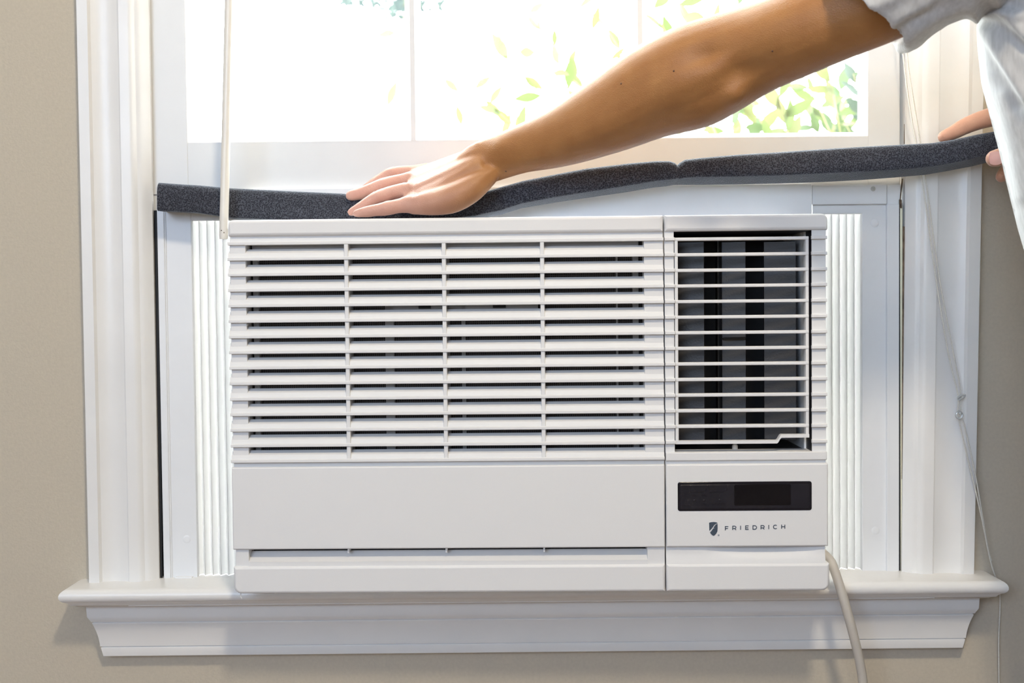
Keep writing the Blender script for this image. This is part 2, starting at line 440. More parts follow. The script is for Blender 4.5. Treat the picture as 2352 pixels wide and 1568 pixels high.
ax0, ax1 = P(237, 1508, -0.016).x, P(2212, 1493, -0.016).x
zb = P(300, 1508, -0.016).z; ztp = ZS - 0.0235
H = ztp - zb
aprof = [(0.0, zb), (0.0006, zb + 0.0006), (0.0026, zb + 0.0108), (0.0024, zb + 0.0114), (0.0014, zb + 0.0118), (0.0014, zb + 0.0124), (0.0032, zb + 0.0128)]
for k in range(1, 9):
    t = k / 8
    aprof.append((0.0032 + 0.0062 * (0.35 * t + 0.65 * t * t), zb + 0.0128 + 0.0282 * t))
aprof += [(0.0098, zb + 0.0418), (0.0098, zb + 0.0428), (0.0088, zb + 0.0431), (0.0088, zb + 0.0437), (0.0106, zb + 0.0441), (0.0122, zb + 0.047), (0.0142, zb + 0.051), (0.0150, ztp)]
swept('trim_5', ax0, ax1, -0.013, aprof, 'white moulded apron below the window stool')

# window: jambs, raised lower sash with three lights across, panes, upper sash
win = empty('window_1', (0.5 * (XL + XR), 0.06, ZS), 'white double hung window with the lower sash raised', kind='structure')
for s, x in ((-1, XL), (1, XR)):
    b = MB(); b.box(min(x, x + s * 0.022), max(x, x + s * 0.022), -0.001, 0.15, ZS - 0.02, ZH); b.build('jamb', M['sash'], win)
MB().box(XL - 0.02, XR + 0.02, -0.001, 0.15, ZH, ZH + 0.03).build('head_jamb', M['sash'], win)
YS0, YS1 = 0.008, 0.040                               # lower sash faces
zg = P(1176, 319, YS0).z                              # sight line of the glass
zsb = P(1900, 432, YS0).z                             # bottom of the raised sash
SH = 0.86
zst = zsb + SH
gl, gr = P(429, 200, YS0).x, P(1993, 200, YS0).x
sl, sr = XL + 0.001, XR - 0.003
MB().plate(sl, gl, zsb, zst, YS0, YS1, 0.001, 0.0012).build('stile', M['sash'], win)
MB().plate(gr, sr, zsb, zst, YS0, YS1, 0.001, 0.0012).build('stile', M['sash'], win)
MB().plate(gl - 0.001, gr + 0.001, zsb, zg, YS0 + 0.0004, YS1, 0.001, 0.0012).build('bottom_rail', M['sash'], win)
MB().plate(gl - 0.001, gr + 0.001, zst - 0.045, zst, YS0 + 0.0004, YS1, 0.001, 0.0012).build('top_rail', M['sash'], win)
mxs = [P(947.5, 160, YS0).x, P(1470, 60, YS0).x]
def muntin(x, z0, z1):
    h, hw = 0.0028, 0.0095
    prof = [(x - hw, YS0 + 0.016), (x - hw, YS0 + 0.013), (x - h - 0.001, YS0 + 0.004), (x - h, YS0), (x + h, YS0), (x + h + 0.001, YS0 + 0.004), (x + hw, YS0 + 0.013), (x + hw, YS0 + 0.016), (x + h, YS1), (x - h, YS1)]
    return MB().loft([[(a, b, z0) for a, b in prof], [(a, b, z1) for a, b in prof]])
zmid = zg + 0.385
for x in mxs: muntin(x, zg - 0.001, zst - 0.044).build('muntin', M['sash'], win)
hb = MB().prism_x([(YS0, zmid - 0.003), (YS0 + 0.013, zmid - 0.0095), (YS0 + 0.016, zmid - 0.0095), (YS1, zmid - 0.003), (YS1, zmid + 0.003), (YS0 + 0.016, zmid + 0.0095), (YS0 + 0.013, zmid + 0.0095), (YS0, zmid + 0.003)], gl - 0.001, gr + 0.001)
hb.build('muntin', M['sash'], win)
# sticking: bevelled inner edge round the glass
xs = [gl] + mxs + [gr]
for a, b2, inn in ((gl, 0.007, 1), (gr, -0.007, 1)):
    prof = [(a, YS0 + 0.004), (a + b2, YS0 + 0.014), (a + b2, YS0 + 0.017), (a, YS0 + 0.017)]
    MB().loft([[(x, y, zg - 0.001) for x, y in prof], [(x, y, zst - 0.044) for x, y in prof]]).build('glazing_bead', M['sash'], win)
MB().prism_x([(YS0 + 0.004, zg), (YS0 + 0.014, zg + 0.006), (YS0 + 0.017, zg + 0.006), (YS0 + 0.017, zg)], gl, gr).build('glazing_bead', M['sash'], win)
for i in range(3):
    for z0, z1 in ((zg, zmid), (zmid, zst - 0.045)):
        MB().box(xs[i] + 0.001, xs[i + 1] - 0.001, YS0 + 0.0185, YS0 + 0.0215, z0, z1).build('pane', M['glass'], win)
# fixed upper sash, mostly above the frame
zu = 1.66
for x0, x1 in ((XL, gl), (gr, XR)): MB().plate(x0, x1, zu, ZH, 0.052, 0.085, 0.001, 0.0012).build('upper_stile', M['sash'], win)
MB().plate(gl, gr, zu, zu + 0.035, 0.052, 0.085, 0.001, 0.0012).build('meeting_rail', M['sash'], win)
MB().plate(gl, gr, ZH - 0.05, ZH, 0.052, 0.085, 0.001, 0.0012).build('upper_top_rail', M['sash'], win)
MB().box(gl, gr, 0.066, 0.069, zu + 0.03, ZH - 0.04).build('upper_pane', M['glass'], win)
# gaps between the jambs and the raised sash / side panels
def strip(name, mat, pxs, y_top, y_bot, Y, th=0.002):
    (a0, a1), (b0, b1) = pxs
    t0, t1, c0, c1 = P(a0, y_top, Y), P(a1, y_top, Y), P(b0, y_bot, Y), P(b1, y_bot, Y)
    vs = [c0, c1, t1, t0]; vs += [v + Vector((0, th, 0)) for v in vs]
    return MB().add(vs, [(0, 1, 2, 3), (7, 6, 5, 4), (0, 4, 5, 1), (1, 5, 6, 2), (2, 6, 7, 3), (3, 7, 4, 0)]).build(name, mat, win)
strip('gap_shade', M['gap'], ((346, 372), (360, 384)), 478, 1335, 0.0130)  # black strip stands in for the dark of the gap
strip('jamb_liner', M['sash'], ((338, 376), (340, 376)), 395, 483, 0.0100)
strip('jamb_liner', M['sash'], ((2058, 2086), (2058, 2082)), 400, 1322, 0.0130)
strip('gap_shade', M['gap'], ((355, 362), (368.5, 373)), 484, 1334, 0.0018)
strip('gap_shade', M['gap'], ((2064, 2067), (2066, 2068.5)), 470, 1321, 0.0018)
strip('jamb_liner', M['cream'], ((2067.5, 2073), (2069, 2071.5)), 472, 1321, 0.0012)
strip('old_caulk', M['grime'], ((2073.5, 2078), (2071.5, 2073)), 520, 1100, 0.0004)
strip('old_caulk', M['grime'], ((2066, 2071), (2066, 2072)), 458, 478, 0.0008)
strip('old_caulk', M['grime'], ((2072.5, 2074.5), (2067, 2068.5)), 410, 462, 0.0010)
strip('old_caulk', M['grime'], ((2079.5, 2080.7), (2077, 2078.6)), 150, 330, 0.0012)
strip('old_caulk', M['grime'], ((340.5, 341.5), (346.5, 347.5)), 0, 420, 0.0012)

# ------------------------------------------------------------------ air conditioner
YF = -0.10
ALF = R(1.02)
_O = P(531, 1364, YF); EX = Vector((math.cos(ALF), -math.sin(ALF), 0)); EY = Vector((math.sin(ALF), math.cos(ALF), 0))
def A(px, py, d=0.0):
    r = ray(px, py); t = (_O + EY * d - CAM).dot(EY) / r.dot(EY)
    p = CAM + r * t - _O
    return Vector((p.dot(EX), d, p.z))
def ax(px, py=930, d=0.0): return A(px, py, d).x
def az(py, px=530, d=0.0): return A(px, py, d).z
ac = empty('air_conditioner', _O, 'white window air conditioner with louvred front seated in the window', 'air conditioner', rz=-ALF)
x0, x1 = ax(525.5, 700), ax(1903, 900)
xs0, xs1 = ax(1525.0, 800), ax(1528.2, 800)            # seam between the two covers
W = x1
# cabinet behind the covers
cb = MB()
cb.box(x0 + 0.012, x1 - 0.016, 0.030, 0.50, az(1345), az(1345) + 0.004); cb.box(x0 + 0.012, x1 - 0.016, 0.030, 0.50, az(516) - 0.004, az(516))
cb.box(x0 + 0.012, x0 + 0.016, 0.030, 0.50, az(1345), az(516)); cb.box(x1 - 0.020, x1 - 0.016, 0.030, 0.50, az(1345), az(516))
cb.box(x0 + 0.012, x1 - 0.016, 0.496, 0.50, az(1345), az(516))
cb.build('cabinet', M['acpanel'], ac, world=False)

# left cover -------------------------------------------------------
LIP0, PITCH_Z = 563.2, 35.70
fc = MB()
fc.plate(x0, xs0, az(543), az(505), 0.0, 0.030, (0.002, 0.0008, 0.0008, 0.006), 0.0035)          # top bar
fc.plate(x0 + 0.0015, xs0, az(560), az(542), 0.0045, 0.030, 0.0004, 0.0004)                         # strip under the bar
fc.plate(x0 + 0.0012, ax(568), az(1064), az(556), 0.0032, 0.030, 0.0004, 0.0004)                     # side columns
fc.plate(ax(1482), xs0, az(1064), az(556), 0.0032, 0.030, 0.0004, 0.0004)
fc.plate(x0 + 0.0015, xs0, az(1075), az(1060), 0.0042, 0.030, 0.0004, 0.0004)                       # strip below the grille
fc.plate(x0 - 0.0002, xs0, az(1262.5), az(1073.5), 0.0, 0.030, 0.0008, 0.0016)                      # blank panel
fc.plate(x0 + 0.002, ax(570, 1280), az(1305), az(1258), 0.0035, 0.030, 0.0004, 0.0004)
fc.plate(ax(1488, 1280), xs0, az(1305), az(1258), 0.0035, 0.030, 0.0004, 0.0004)
fc.plate(x0 - 0.0002, xs0, az(1364), az(1301.5), 0.0, 0.030, (0.0085, 0.0008, 0.0008, 0.0012), 0.0030)   # bottom bar
front = fc.build('front_cover', M['ac'], ac, world=False)
px_m = 1.0 / S(1, YF)
def slat_prof(zl):
    return [(-0.0004, zl), (-0.0008, zl + 0.0005), (-0.0008, zl + 0.0028), (-0.0002, zl + 0.0034), (0.0018, zl + 0.0036), (0.0024, zl + 0.0068),
            (0.0034, zl + 0.0084), (0.0105, zl + 0.0128), (0.0112, zl + 0.0124), (0.0112, zl + 0.0112), (0.0042, zl + 0.0065), (0.0036, zl + 0.0008), (0.0030, zl)]
slat_me = None
for k in range(15):
    zl = az(LIP0 + PITCH_Z * k)
    if slat_me is None:
        b = MB().prism_x(slat_prof(0.0), x0 - 0.0004, xs0)
        slat_me = b.mesh('slat', angle=25)
    if k == 0 or k == 14:
        pr_ = [(0.0004, 0), (0.0, 0.0005), (0.0, 0.0030), (0.0006, 0.0036), (0.006, 0.0036), (0.006, 0)]
        o = link('slat_lip', MB().prism_x(pr_, x0 - 0.0004, xs0).mesh('slat_lip', angle=25), M['ac'], front)
        if k == 14:
            o2 = link('slat', slat_me, M['ac'], front); o2.location = (0, 0, zl)
    else:
        o = link('slat', slat_me, M['ac'], front)
    o.location = (0, 0, zl)
div = MB().plate(-0.0022, 0.0022, az(1062), az(558), 0.0006, 0.020, 0.0006, 0.0006).mesh('divider')
for pxd in (797.5, 1021.5, 1247.0):
    o = link('divider', div, M['ac'], front); o.location = (ax(pxd, 800), 0, 0)
# return slot low on the cover: sloped lip and three fins
slot = MB().prism_x([(0.0022, az(1303)), (0.0022, az(1303) + 0.0055), (0.0060, az(1303) + 0.0068), (0.016, az(1303) + 0.0150), (0.018, az(1303) + 0.0150), (0.018, az(1303))], ax(569, 1280), ax(1489, 1280))
slot.build('slot_ramp', M['ac'], front, world=False, angle=25)
fin = MB().box(-0.0009, 0.0009, 0.004, 0.017, az(1273), az(1262)).mesh('fin')
for pxd in (799, 1024.5, 1250):
    o = link('fin', fin, M['ac'], front); o.location = (ax(pxd, 1265), 0, 0)
# behind the grille
MB().box(ax(572), ax(1484), 0.0285, 0.0295, az(1062), az(560)).build('filter_screen', M['filter'], ac, world=False)
MB().box(ax(560), ax(1490), 0.0275, 0.0285, az(1330), az(1240)).build('slot_back', M['dark'], ac, world=False)
frb = MB()
for a_, b_ in ((575, 587), (1459, 1472)): frb.box(ax(a_), ax(b_), 0.022, 0.0285, az(1062), az(562))
frb.box(ax(575), ax(1472), 0.020, 0.0285, az(589), az(556))
frb.build('filter_frame', M['inner'], ac, world=False)
for a_, b_, y0_, y1_ in ((800, 805, 562, 1062), (1026, 1031, 562, 1062), (881, 901, 703, 1062), (1059, 1068, 703, 1062), (1247, 1255, 562, 1062), (1420, 1424, 580, 1062)):
    MB().box(ax(a_), ax(b_), 0.0225, 0.0285, az(y1_), az(y0_)).build('filter_rib', M['inner'], ac, world=False)
MB().box(ax(881), ax(1238), 0.0225, 0.0285, az(716), az(703)).build('filter_rib', M['inner'], ac, world=False)
MB().box(ax(960), ax(988), 0.020, 0.0225, az(713), az(706)).build('filter_clip', M['dark'], ac, world=False)
MB().box(ax(1133), ax(1163), 0.020, 0.0225, az(713), az(706)).build('filter_clip', M['dark'], ac, world=False)

# right cover ------------------------------------------------------
RX = 1700
def bz(py, px=1700, d=0.0): return A(px, py, d).z
cc = MB()
cc.plate(xs1, x1 - 0.0002, az(542.5), az(505), 0.0, 0.030, (0.0008, 0.002, 0.007, 0.0008), 0.0035)
cc.plate(xs1, ax(1550.5), az(1064), az(540), 0.0036, 0.030, 0.0004, 0.0004)
cc.plate(ax(1866.5), x1 - 0.0018, az(1064), az(540), 0.0036, 0.030, 0.0004, 0.0004)
cc.plate(xs1, x1 - 0.0014, az(1066), az(1047), 0.0004, 0.030, 0.0006, 0.0010)
cc.plate(xs1, x1 - 0.0022, az(1078), az(1064), 0.0042, 0.030, 0.0004, 0.0004)
cc.plate(xs1, x1 - 0.0004, az(1262.5), az(1073.5), 0.0, 0.030, 0.0010, 0.0018)
cc.plate(xs1, x1 + 0.0012, az(1364), az(1301.5), 0.0, 0.030, (0.0008, 0.0085, 0.0012, 0.0008), 0.0030)
ctrl = cc.build('control_cover', M['ac'], ac, world=False)
# recessed finger pull between control panel and bottom bar
n = 28; rings = []
zt_, zb_ = az(1258), az(1305)
for i in range(n + 1):
    t = i / n; x = xs1 + (x1 - 0.003 - xs1) * t
    c = max(0.0, 1 - ((t - 0.62) / 0.36) ** 2)
    dpt = 0.0045 + 0.010 * c
    zz = [zb_ + (zt_ - zb_) * q for q in (0, 0.22, 0.42, 0.62, 0.85, 1.0)]
    dd = [0.0015, 0.0022, 0.0040, 0.0045 + 0.35 * (dpt - 0.0045), dpt, dpt + 0.0015]
    rings.append([(x, d_, z_) for d_, z_ in zip(dd, zz)] + [(x, 0.028, zt_), (x, 0.028, zb_)])
MB().loft(rings).build('finger_pull', M['ac'], ctrl, world=False, angle=50)
rib_l = MB().prism_x([(0.0004, 0), (0.0, 0.0005), (0.0, 0.0030), (0.0006, 0.0036), (0.004, 0.0036), (0.004, 0)], xs1, ax(1551.5)).mesh('rib', angle=25)
rib_r = MB().prism_x([(0.0004, 0), (0.0, 0.0005), (0.0, 0.0030), (0.0006, 0.0036), (0.004, 0.0036), (0.004, 0)], ax(1865), x1 - 0.0012).mesh('rib', angle=25)
for k in range(14):
    for me in (rib_l, rib_r):
        o = link('rib', me, M['ac'], ctrl); o.location = (0, 0, az(LIP0 + PITCH_Z * k))
# outlet cavity: five dark walls, vanes, white wire grille in front
ox0, ox1, oz0, oz1 = ax(1550), ax(1866), az(1049), az(543)
cv = MB(); t_ = 0.002; D0, D1 = 0.004, 0.135
cv.box(ox0 - t_, ox0, D0, D1, oz0, oz1); cv.box(ox1, ox1 + t_, D0, D1, oz0, oz1)
cv.box(ox0, ox1, D0, D1, oz0 - t_, oz0); cv.box(ox0, ox1, D0, D1, oz1, oz1 + t_); cv.box(ox0, ox1, D1, D1 + t_, oz0, oz1)
cv.build('outlet_cavity', M['dark'], ac, world=False)
for a_, b_, d_, sk in ((1551, 1616, 0.036, 0.016), (1660, 1711, 0.040, 0.014), (1757, 1826, 0.044, 0.016)):
    xa, xb = ax(a_, 800, d_), ax(b_, 800, d_)
    v = MB().loft([[(xa, d_ + 0.004, z), (xb, d_ - 0.004, z), (xb + 0.001, d_ - 0.002, z), (xb + 0.001 , d_ + 0.012, z), (xa + 0.001, d_ + 0.012, z)] for z in (oz0 + 0.010, oz1 - 0.010)])
    v.build('vane', M['vane'], ac, world=False, angle=20)
MB().box(ax(1648, 800, 0.036), ax(1651, 800, 0.036), 0.034, 0.05, oz0 + 0.010, oz1 - 0.008).build('vane_rod', M['vane2'], ac, world=False)
MB().tube([A(1662, 778, 0.034), A(1710, 777, 0.034)], 0.0016, 8).build('vane_link', M['vane2'], ac, world=False)
MB().tube([A(1688, 1034, 0.026), A(1688, 1024, 0.026)], 0.0032, 12).build('vane_knob', M['inner'], ac, world=False)
# wire grille
gd = 0.0035
gx0, gx1 = ax(1551.5, 800), ax(1860, 800)
wt = 0.0036
grille = MB().plate(gx0, gx0 + wt, az(1026.5), az(557.5), gd, gd + 0.009, 0.0008, 0.0008).build('outlet_grille', M['ac'], ac, world=False)
MB().plate(gx1 - wt, gx1, az(1013.5), az(557.5), gd, gd + 0.009, 0.0008, 0.0008).build('grille_upright', M['ac'], grille, world=False)
rod = MB().plate(gx0, gx1, 0, wt, gd - 0.0004, gd + 0.008, 0.0008, 0.0008).mesh('grille_bar')
for k in range(13):
    o = link('grille_bar', rod, M['ac'], grille); o.location = (0, 0, az(LIP0 + 0.5 + PITCH_Z * k))
# lowest bar steps up into a finger notch at its right end
zl = az(1028.5); zu_ = az(1015.5)
xn0, xn1 = ax(1786, 1010), ax(1797, 1010)
pts = [(gx0, zl), (xn0 - 0.001, zl)]
for k in range(5): pts.append((xn0 + (xn1 - xn0) * k / 4, zl + (zu_ - zl) * (0.5 - 0.5 * math.cos(math.pi * k / 4))))
pts += [(xn1 + 0.002, zu_), (gx1, zu_)]
low = [(x, gd - 0.0004, z) for x, z in pts]; hi = [(x, gd - 0.0004, z + wt) for x, z in pts]
n_ = len(pts); vs = low + hi + [(x, gd + 0.008, z) for x, _, z in low] + [(x, gd + 0.008, z) for x, _, z in hi]; fs = []
for i in range(n_ - 1):
    fs += [(i, i + 1, n_ + i + 1, n_ + i), (2 * n_ + i + 1, 2 * n_ + i, 3 * n_ + i, 3 * n_ + i + 1), (n_ + i, n_ + i + 1, 3 * n_ + i + 1, 3 * n_ + i), (i + 1, i, 2 * n_ + i, 2 * n_ + i + 1)]
fs += [(0, n_, 3 * n_, 2 * n_), (n_ - 1, 3 * n_ - 1, 4 * n_ - 1, 2 * n_ - 1)]
link('grille_bar', MB().add(vs, fs).mesh('notched_grille_bar', angle=30), M['ac'], grille)
# control window, print and emblem
MB().plate(ax(1556.5, 1140), ax(1864.5, 1140), bz(1172.5, 1710), bz(1105.5, 1710), -0.0006, 0.004, 0.0026, 0.0006).build('display_window', M['display'], ctrl, world=False)
disp = bpy.data.objects['display_window']
MB().plate(ax(1562, 1140), ax(1859, 1140), bz(1167, 1710), bz(1112, 1710), -0.0009, 0.0, 0.0012, 0.0002).build('smoked_panel', M['smoke'], disp, world=False)
MB().plate(ax(1686, 1140), ax(1816, 1140), bz(1160, 1750), bz(1111.5, 1750), -0.00115, -0.0006, 0.0016, 0.0002).build('screen', M['screen'], disp, world=False)
def print_poly(pts, name, mat, parent, d=-0.0004, th=0.0006):
    """flat polygon of print, pts in pixels"""
    fr = [A(px, py, 0) for px, py in pts]
    fr = [Vector((p.x, d, p.z)) for p in fr]; bk = [Vector((p.x, d + th, p.z)) for p in fr]
    return fr, bk
def strokes(segs, wpx, name, mat, parent, d=-0.0004, th=0.0006):
    b = MB()
    for pl_ in segs:
        n = len(pl_)
        L, Rr = [], []
        for i, (x, y) in enumerate(pl_):
            a = pl_[max(i - 1, 0)]; c = pl_[min(i + 1, n - 1)]
            tx, ty = c[0] - a[0], c[1] - a[1]; l = math.hypot(tx, ty) or 1
            nx, ny = -ty / l * wpx / 2, tx / l * wpx / 2
            L.append(A(x + nx, y + ny, 0)); Rr.append(A(x - nx, y - ny, 0))
        for q in L + Rr: q.y = d
        for i in range(n - 1):
            vs = [L[i], L[i + 1], Rr[i + 1], Rr[i]]; vs += [v + Vector((0, th, 0)) for v in vs]
            b.add(vs, [(0, 1, 2, 3), (7, 6, 5, 4), (0, 4, 5, 1), (1, 5, 6, 2), (2, 6, 7, 3), (3, 7, 4, 0)])
    return b.build(name, mat, parent, world=False, smooth=False)
for xa, xb in ((1585, 1625), (1630, 1672)):
    strokes([[(xa, 1114), (xa, 1130), (xb - 8, 1129), (xb - 3, 1124), (xb, 1113)]], 1.2, 'button_outline', M['darkprint'], disp, -0.0011, 0.0004)
for xd, yd in ((1595, 1149), (1617, 1149), (1653, 1148)):
    o_ = MB().ball(A(xd, yd, -0.0009), ((0.0012, 0, 0), (0, 0, 0.0012), (0, 0.0004, 0)), 10, 6).build('indicator_lamp', M['darkprint'], disp, world=False)
def scribble(x, y, n, h):
    segs = []
    for i in range(n):
        xx = x + i * h * 0.75
        segs.append([(xx, y), (xx, y - h), (xx + h * 0.5, y - h * (0.5 + 0.5 * (i % 2))), (xx + h * 0.5, y)])
    return segs
strokes(scribble(1590, 1140, 3, 4.5) + scribble(1612, 1140, 3, 4.5) + [[(1653, 1134), (1653, 1141)]] + scribble(1613, 1160, 3, 4.5) + scribble(1636, 1159, 9, 4.5) + scribble(1568, 1164, 5, 4.5), 1.2, 'faint_button_print', M['darkprint'], disp, -0.0011, 0.0004)
def arc(cx, cy, rx, ry, a0, a1, n=8): return [(cx + rx * math.cos(R(a0 + (a1 - a0) * k / n)), cy + ry * math.sin(R(a0 + (a1 - a0) * k / n))) for k in range(n + 1)]
def letter(ch, x, y, h=9.4):
    t, b, m_ = y - h / 2, y + h / 2, y + 0.3
    if ch == 'F': return [[(x, t), (x, b)], [(x - 0.6, t + 0.6), (x + 7, t + 0.6)], [(x, m_), (x + 6.2, m_)]]
    if ch == 'E': return [[(x, t), (x, b)], [(x - 0.6, t + 0.6), (x + 7, t + 0.6)], [(x, m_), (x + 6.2, m_)], [(x - 0.6, b - 0.6), (x + 7, b - 0.6)]]
    if ch == 'I': return [[(x, t), (x, b)]]
    if ch == 'H': return [[(x, t), (x, b)], [(x + 7.6, t), (x + 7.6, b)], [(x, y), (x + 7.6, y)]]
    if ch == 'R': return [[(x, t), (x, b)], [(x - 0.6, t + 0.6), (x + 4.6, t + 0.6)] + arc(x + 4.6, t + 3.3, 2.9, 2.7, -90, 90, 6) + [(x, t + 6.0)], [(x + 4.4, t + 6.0), (x + 7.8, b)]]
    if ch == 'D': return [[(x, t), (x, b)], [(x - 0.6, t + 0.6), (x + 4, t + 0.6)] + arc(x + 4, y, 4.4, h / 2 - 0.6, -90, 90, 8) + [(x - 0.6, b - 0.6)]]
    if ch == 'C': return [arc(x + 4.6, y, 4.5, h / 2 - 0.4, -48, -312, 12)]
xsl = [1665.8, 1682.8, 1700.9, 1712.4, 1729.3, 1747.8, 1765.7, 1776.2, 1795.0]
ysl = [1212.8, 1211.9, 1211.5, 1211.3, 1210.9, 1210.5, 1209.9, 1209.5, 1209.0]
for ch, x, y in zip('FRIEDRICH', xsl, ysl):
    strokes(letter(ch, x, y), 1.75, 'brand_letter', M['ink'], ctrl, -0.0004, 0.0006)
sh = lambda pts: MB().add([Vector((A(x, y).x, -0.0004, A(x, y).z)) for x, y in pts] + [Vector((A(x, y).x, 0.0004, A(x, y).z)) for x, y in pts],
        [tuple(range(len(pts) - 1, -1, -1)), tuple(range(len(pts), 2 * len(pts)))] + [(i, (i + 1) % len(pts), len(pts) + (i + 1) % len(pts), len(pts) + i) for i in range(len(pts))])
up_ = [(1628.7, 1200.0), (1633, 1198.8), (1639, 1198.3), (1644, 1198.8), (1647.8, 1200.2), (1647.8, 1201.4), (1644.5, 1202.3), (1640.5, 1205.2), (1637.0, 1210.5), (1633.2, 1215.2), (1629.2, 1218.6)]
lo_ = [(1630.8, 1222.6), (1635.0, 1217.6), (1637.6, 1213.6), (1641, 1212.9), (1641.2, 1212.1), (1638.4, 1212.3), (1641.2, 1207.4), (1644.2, 1204.0), (1648.0, 1202.6), (1648.2, 1213), (1647.6, 1220), (1645.0, 1225), (1641.5, 1228.6), (1639.4, 1230.0), (1637.0, 1229.2), (1633.6, 1226.4)]
for q in (up_, lo_): sh(q).build('shield_emblem', M['ink'], ctrl, world=False, smooth=False)
sh(arc(1650.5, 1228.6, 2.1, 2.1, 0, -337.5, 15)).build('registered_mark', M['inkpale'], ctrl, world=False, smooth=False)

# plate that closes the space over the unit, side panels with pleated curtains
def wp(px, py, Y):
    p = P(px, py, Y) - _O
    return Vector((p.dot(EX), p.dot(EY), p.z))
def aplate(b, pxa, pxb, pya, pyb, Y, th=0.01, r=0.001, bev=0.0008):
    """plate in world plane Y given by pixel edges, in the unit's own frame"""
    a = P(pxa, 0.5 * (pya + pyb), Y); c = P(pxb, 0.5 * (pya + pyb), Y)
    zt2 = P(0.5 * (pxa + pxb), pya, Y).z; zb2 = P(0.5 * (pxa + pxb), pyb, Y).z
    q = MB().plate(a.x, c.x, zb2, zt2, Y, Y + th, r, bev)
    vs = []
    for v in q.v:
        p = v - _O; vs.append(Vector((p.dot(EX), p.dot(EY), p.z)))
    return b.add(vs, q.f)
b = MB(); aplate(b, 560, 1865, 428, 505, -0.004, 0.010); b.build('top_flange', M['acpanel'], ac, world=False)
def curtain(x_a, x_b, z_a, z_b, Y, pitch, amp):
    n = max(2, int(round((x_b - x_a) / pitch)))
    xs_, ys_ = [], []
    for i in range(n * 8 + 1):
        t = i / 8.0
        ph = (t % 1.0)
        tri = abs(2 * ph - 1)
        xs_.append(x_a + (x_b - x_a) * i / (n * 8)); ys_.append(Y + amp * (tri - 0.5) * 2)
    vs, fs = [], []
    for th in (0, 0.0009):
        for z in (z_a, z_b):
            for x, y in zip(xs_, ys_): vs.append((x, y + th, z))
    L = len(xs_)
    for i in range(L - 1):
        fs.append((i, i + 1, L + i + 1, L + i)); fs.append((3 * L + i, 3 * L + i + 1, 2 * L + i + 1, 2 * L + i))
    q = []
    for v in vs:
        p = Vector(v) - _O; q.append(Vector((p.dot(EX), p.dot(EY), p.z)))
    return MB().add(q, fs)
YP = 0.004
lf = MB()
aplate(lf, 368, 384, 470, 1336, YP - 0.003, 0.014)                 # outer rail
aplate(lf, 384, 388, 478, 1334, YP - 0.0015, 0.012)
aplate(lf, 386, 446, 462, 1336, YP, 0.008)                          # flat field
aplate(lf, 438, 580, 462, 506, YP + 0.0003, 0.008)
left_panel = lf.build('side_panel', M['curtainframe'], ac, world=False)
za, zc = ZS + 0.0002, P(480, 498, 0.014).z
curtain(P(438, 900, 0.014).x, P(600, 900, 0.014).x, za, zc, 0.016, 0.0098, 0.0045).build('pleated_curtain', M['pleat'], left_panel, world=False, angle=20)
cbx = MB()
aplate(cbx, 401, 441, 1325, 1334, YP - 0.006, 0.008); aplate(cbx, 399, 418, 1331, 1338, YP - 0.010, 0.010); aplate(cbx, 425, 442, 1330, 1337, YP - 0.010, 0.010)
cbx.build('clip', M['curtainframe'], left_panel, world=False)
b = MB(); c_ = P(429, 1238, YP); b.ball(wp(429, 1238, YP), ((0.005, 0, 0), (0, 0, 0.005), (0, 0.0006, 0)), 14, 6); b.build('screw_cap', M['curtainframe'], left_panel, world=False)
rf = MB()
aplate(rf, 2037, 2065.5, 468, 1321, YP - 0.004, 0.014)
aplate(rf, 1980.5, 2039, 468, 1321, YP, 0.008)
aplate(rf, 1866, 1984, 470, 491, YP, 0.008)
aplate(rf, 1866, 2037, 424, 469, YP - 0.005, 0.014)
aplate(rf, 2037, 2069, 424, 470, YP - 0.001, 0.008)
right_panel = rf.build('side_panel', M['curtainframe'], ac, world=False)
zc2 = P(1940, 484, 0.014).z
curtain(P(1850, 900, 0.014).x, P(1986, 900, 0.014).x, za, zc2, 0.016, 0.0090, 0.0050).build('pleated_curtain', M['pleat'], right_panel, world=False, angle=20)
cbx = MB()
aplate(cbx, 1994, 2034, 1313, 1322, YP - 0.006, 0.008); aplate(cbx, 1999, 2018, 1318, 1325, YP - 0.010, 0.010); aplate(cbx, 2024, 2040, 1317, 1324, YP - 0.010, 0.010)
cbx.build('clip', M['curtainframe'], right_panel, world=False)
MB().ball(wp(2005.5, 433.5, YP - 0.005), ((0.0030, 0, 0), (0, 0, 0.0030), (0, 0.0012, 0)), 14, 6).build('rivet', M['metal'], right_panel, world=False)
for px_, py_ in ((2009, 512), (2011, 1218)):
    MB().ball(wp(px_, py_, YP), ((0.005, 0, 0), (0, 0, 0.005), (0, 0.0006, 0)), 14, 6).build('screw_cap', M['curtainframe'], right_panel, world=False)
# power cord leaves the side of the unit, drops past the stool
cp = [(1890, 1270, -0.060), (1907, 1287, -0.064), (1917, 1310, -0.072), (1930, 1350, -0.078), (1947, 1408, -0.080), (1962, 1465, -0.078), (1975, 1522, -0.074), (1983, 1580, -0.070), (1984, 1700, -0.06), (1960, 1950, -0.05)]
b = MB()
q = MB().tube([P(*c) for c in cp], 0.0053, 14, samples=6)
b.add([Vector(((v - _O).dot(EX), (v - _O).dot(EY), v.z - _O.z)) for v in q.v], q.f)
b.build('power_cord', M['cord'], ac, world=False, angle=60)
# small burr of plastic under the lower left corner
b = MB(); b.tube([A(553, 1362, 0.004), A(552, 1369, 0.004), A(555, 1374, 0.004)], 0.0006, 8); b.build('plastic_burr', M['ac'], ac, world=False)

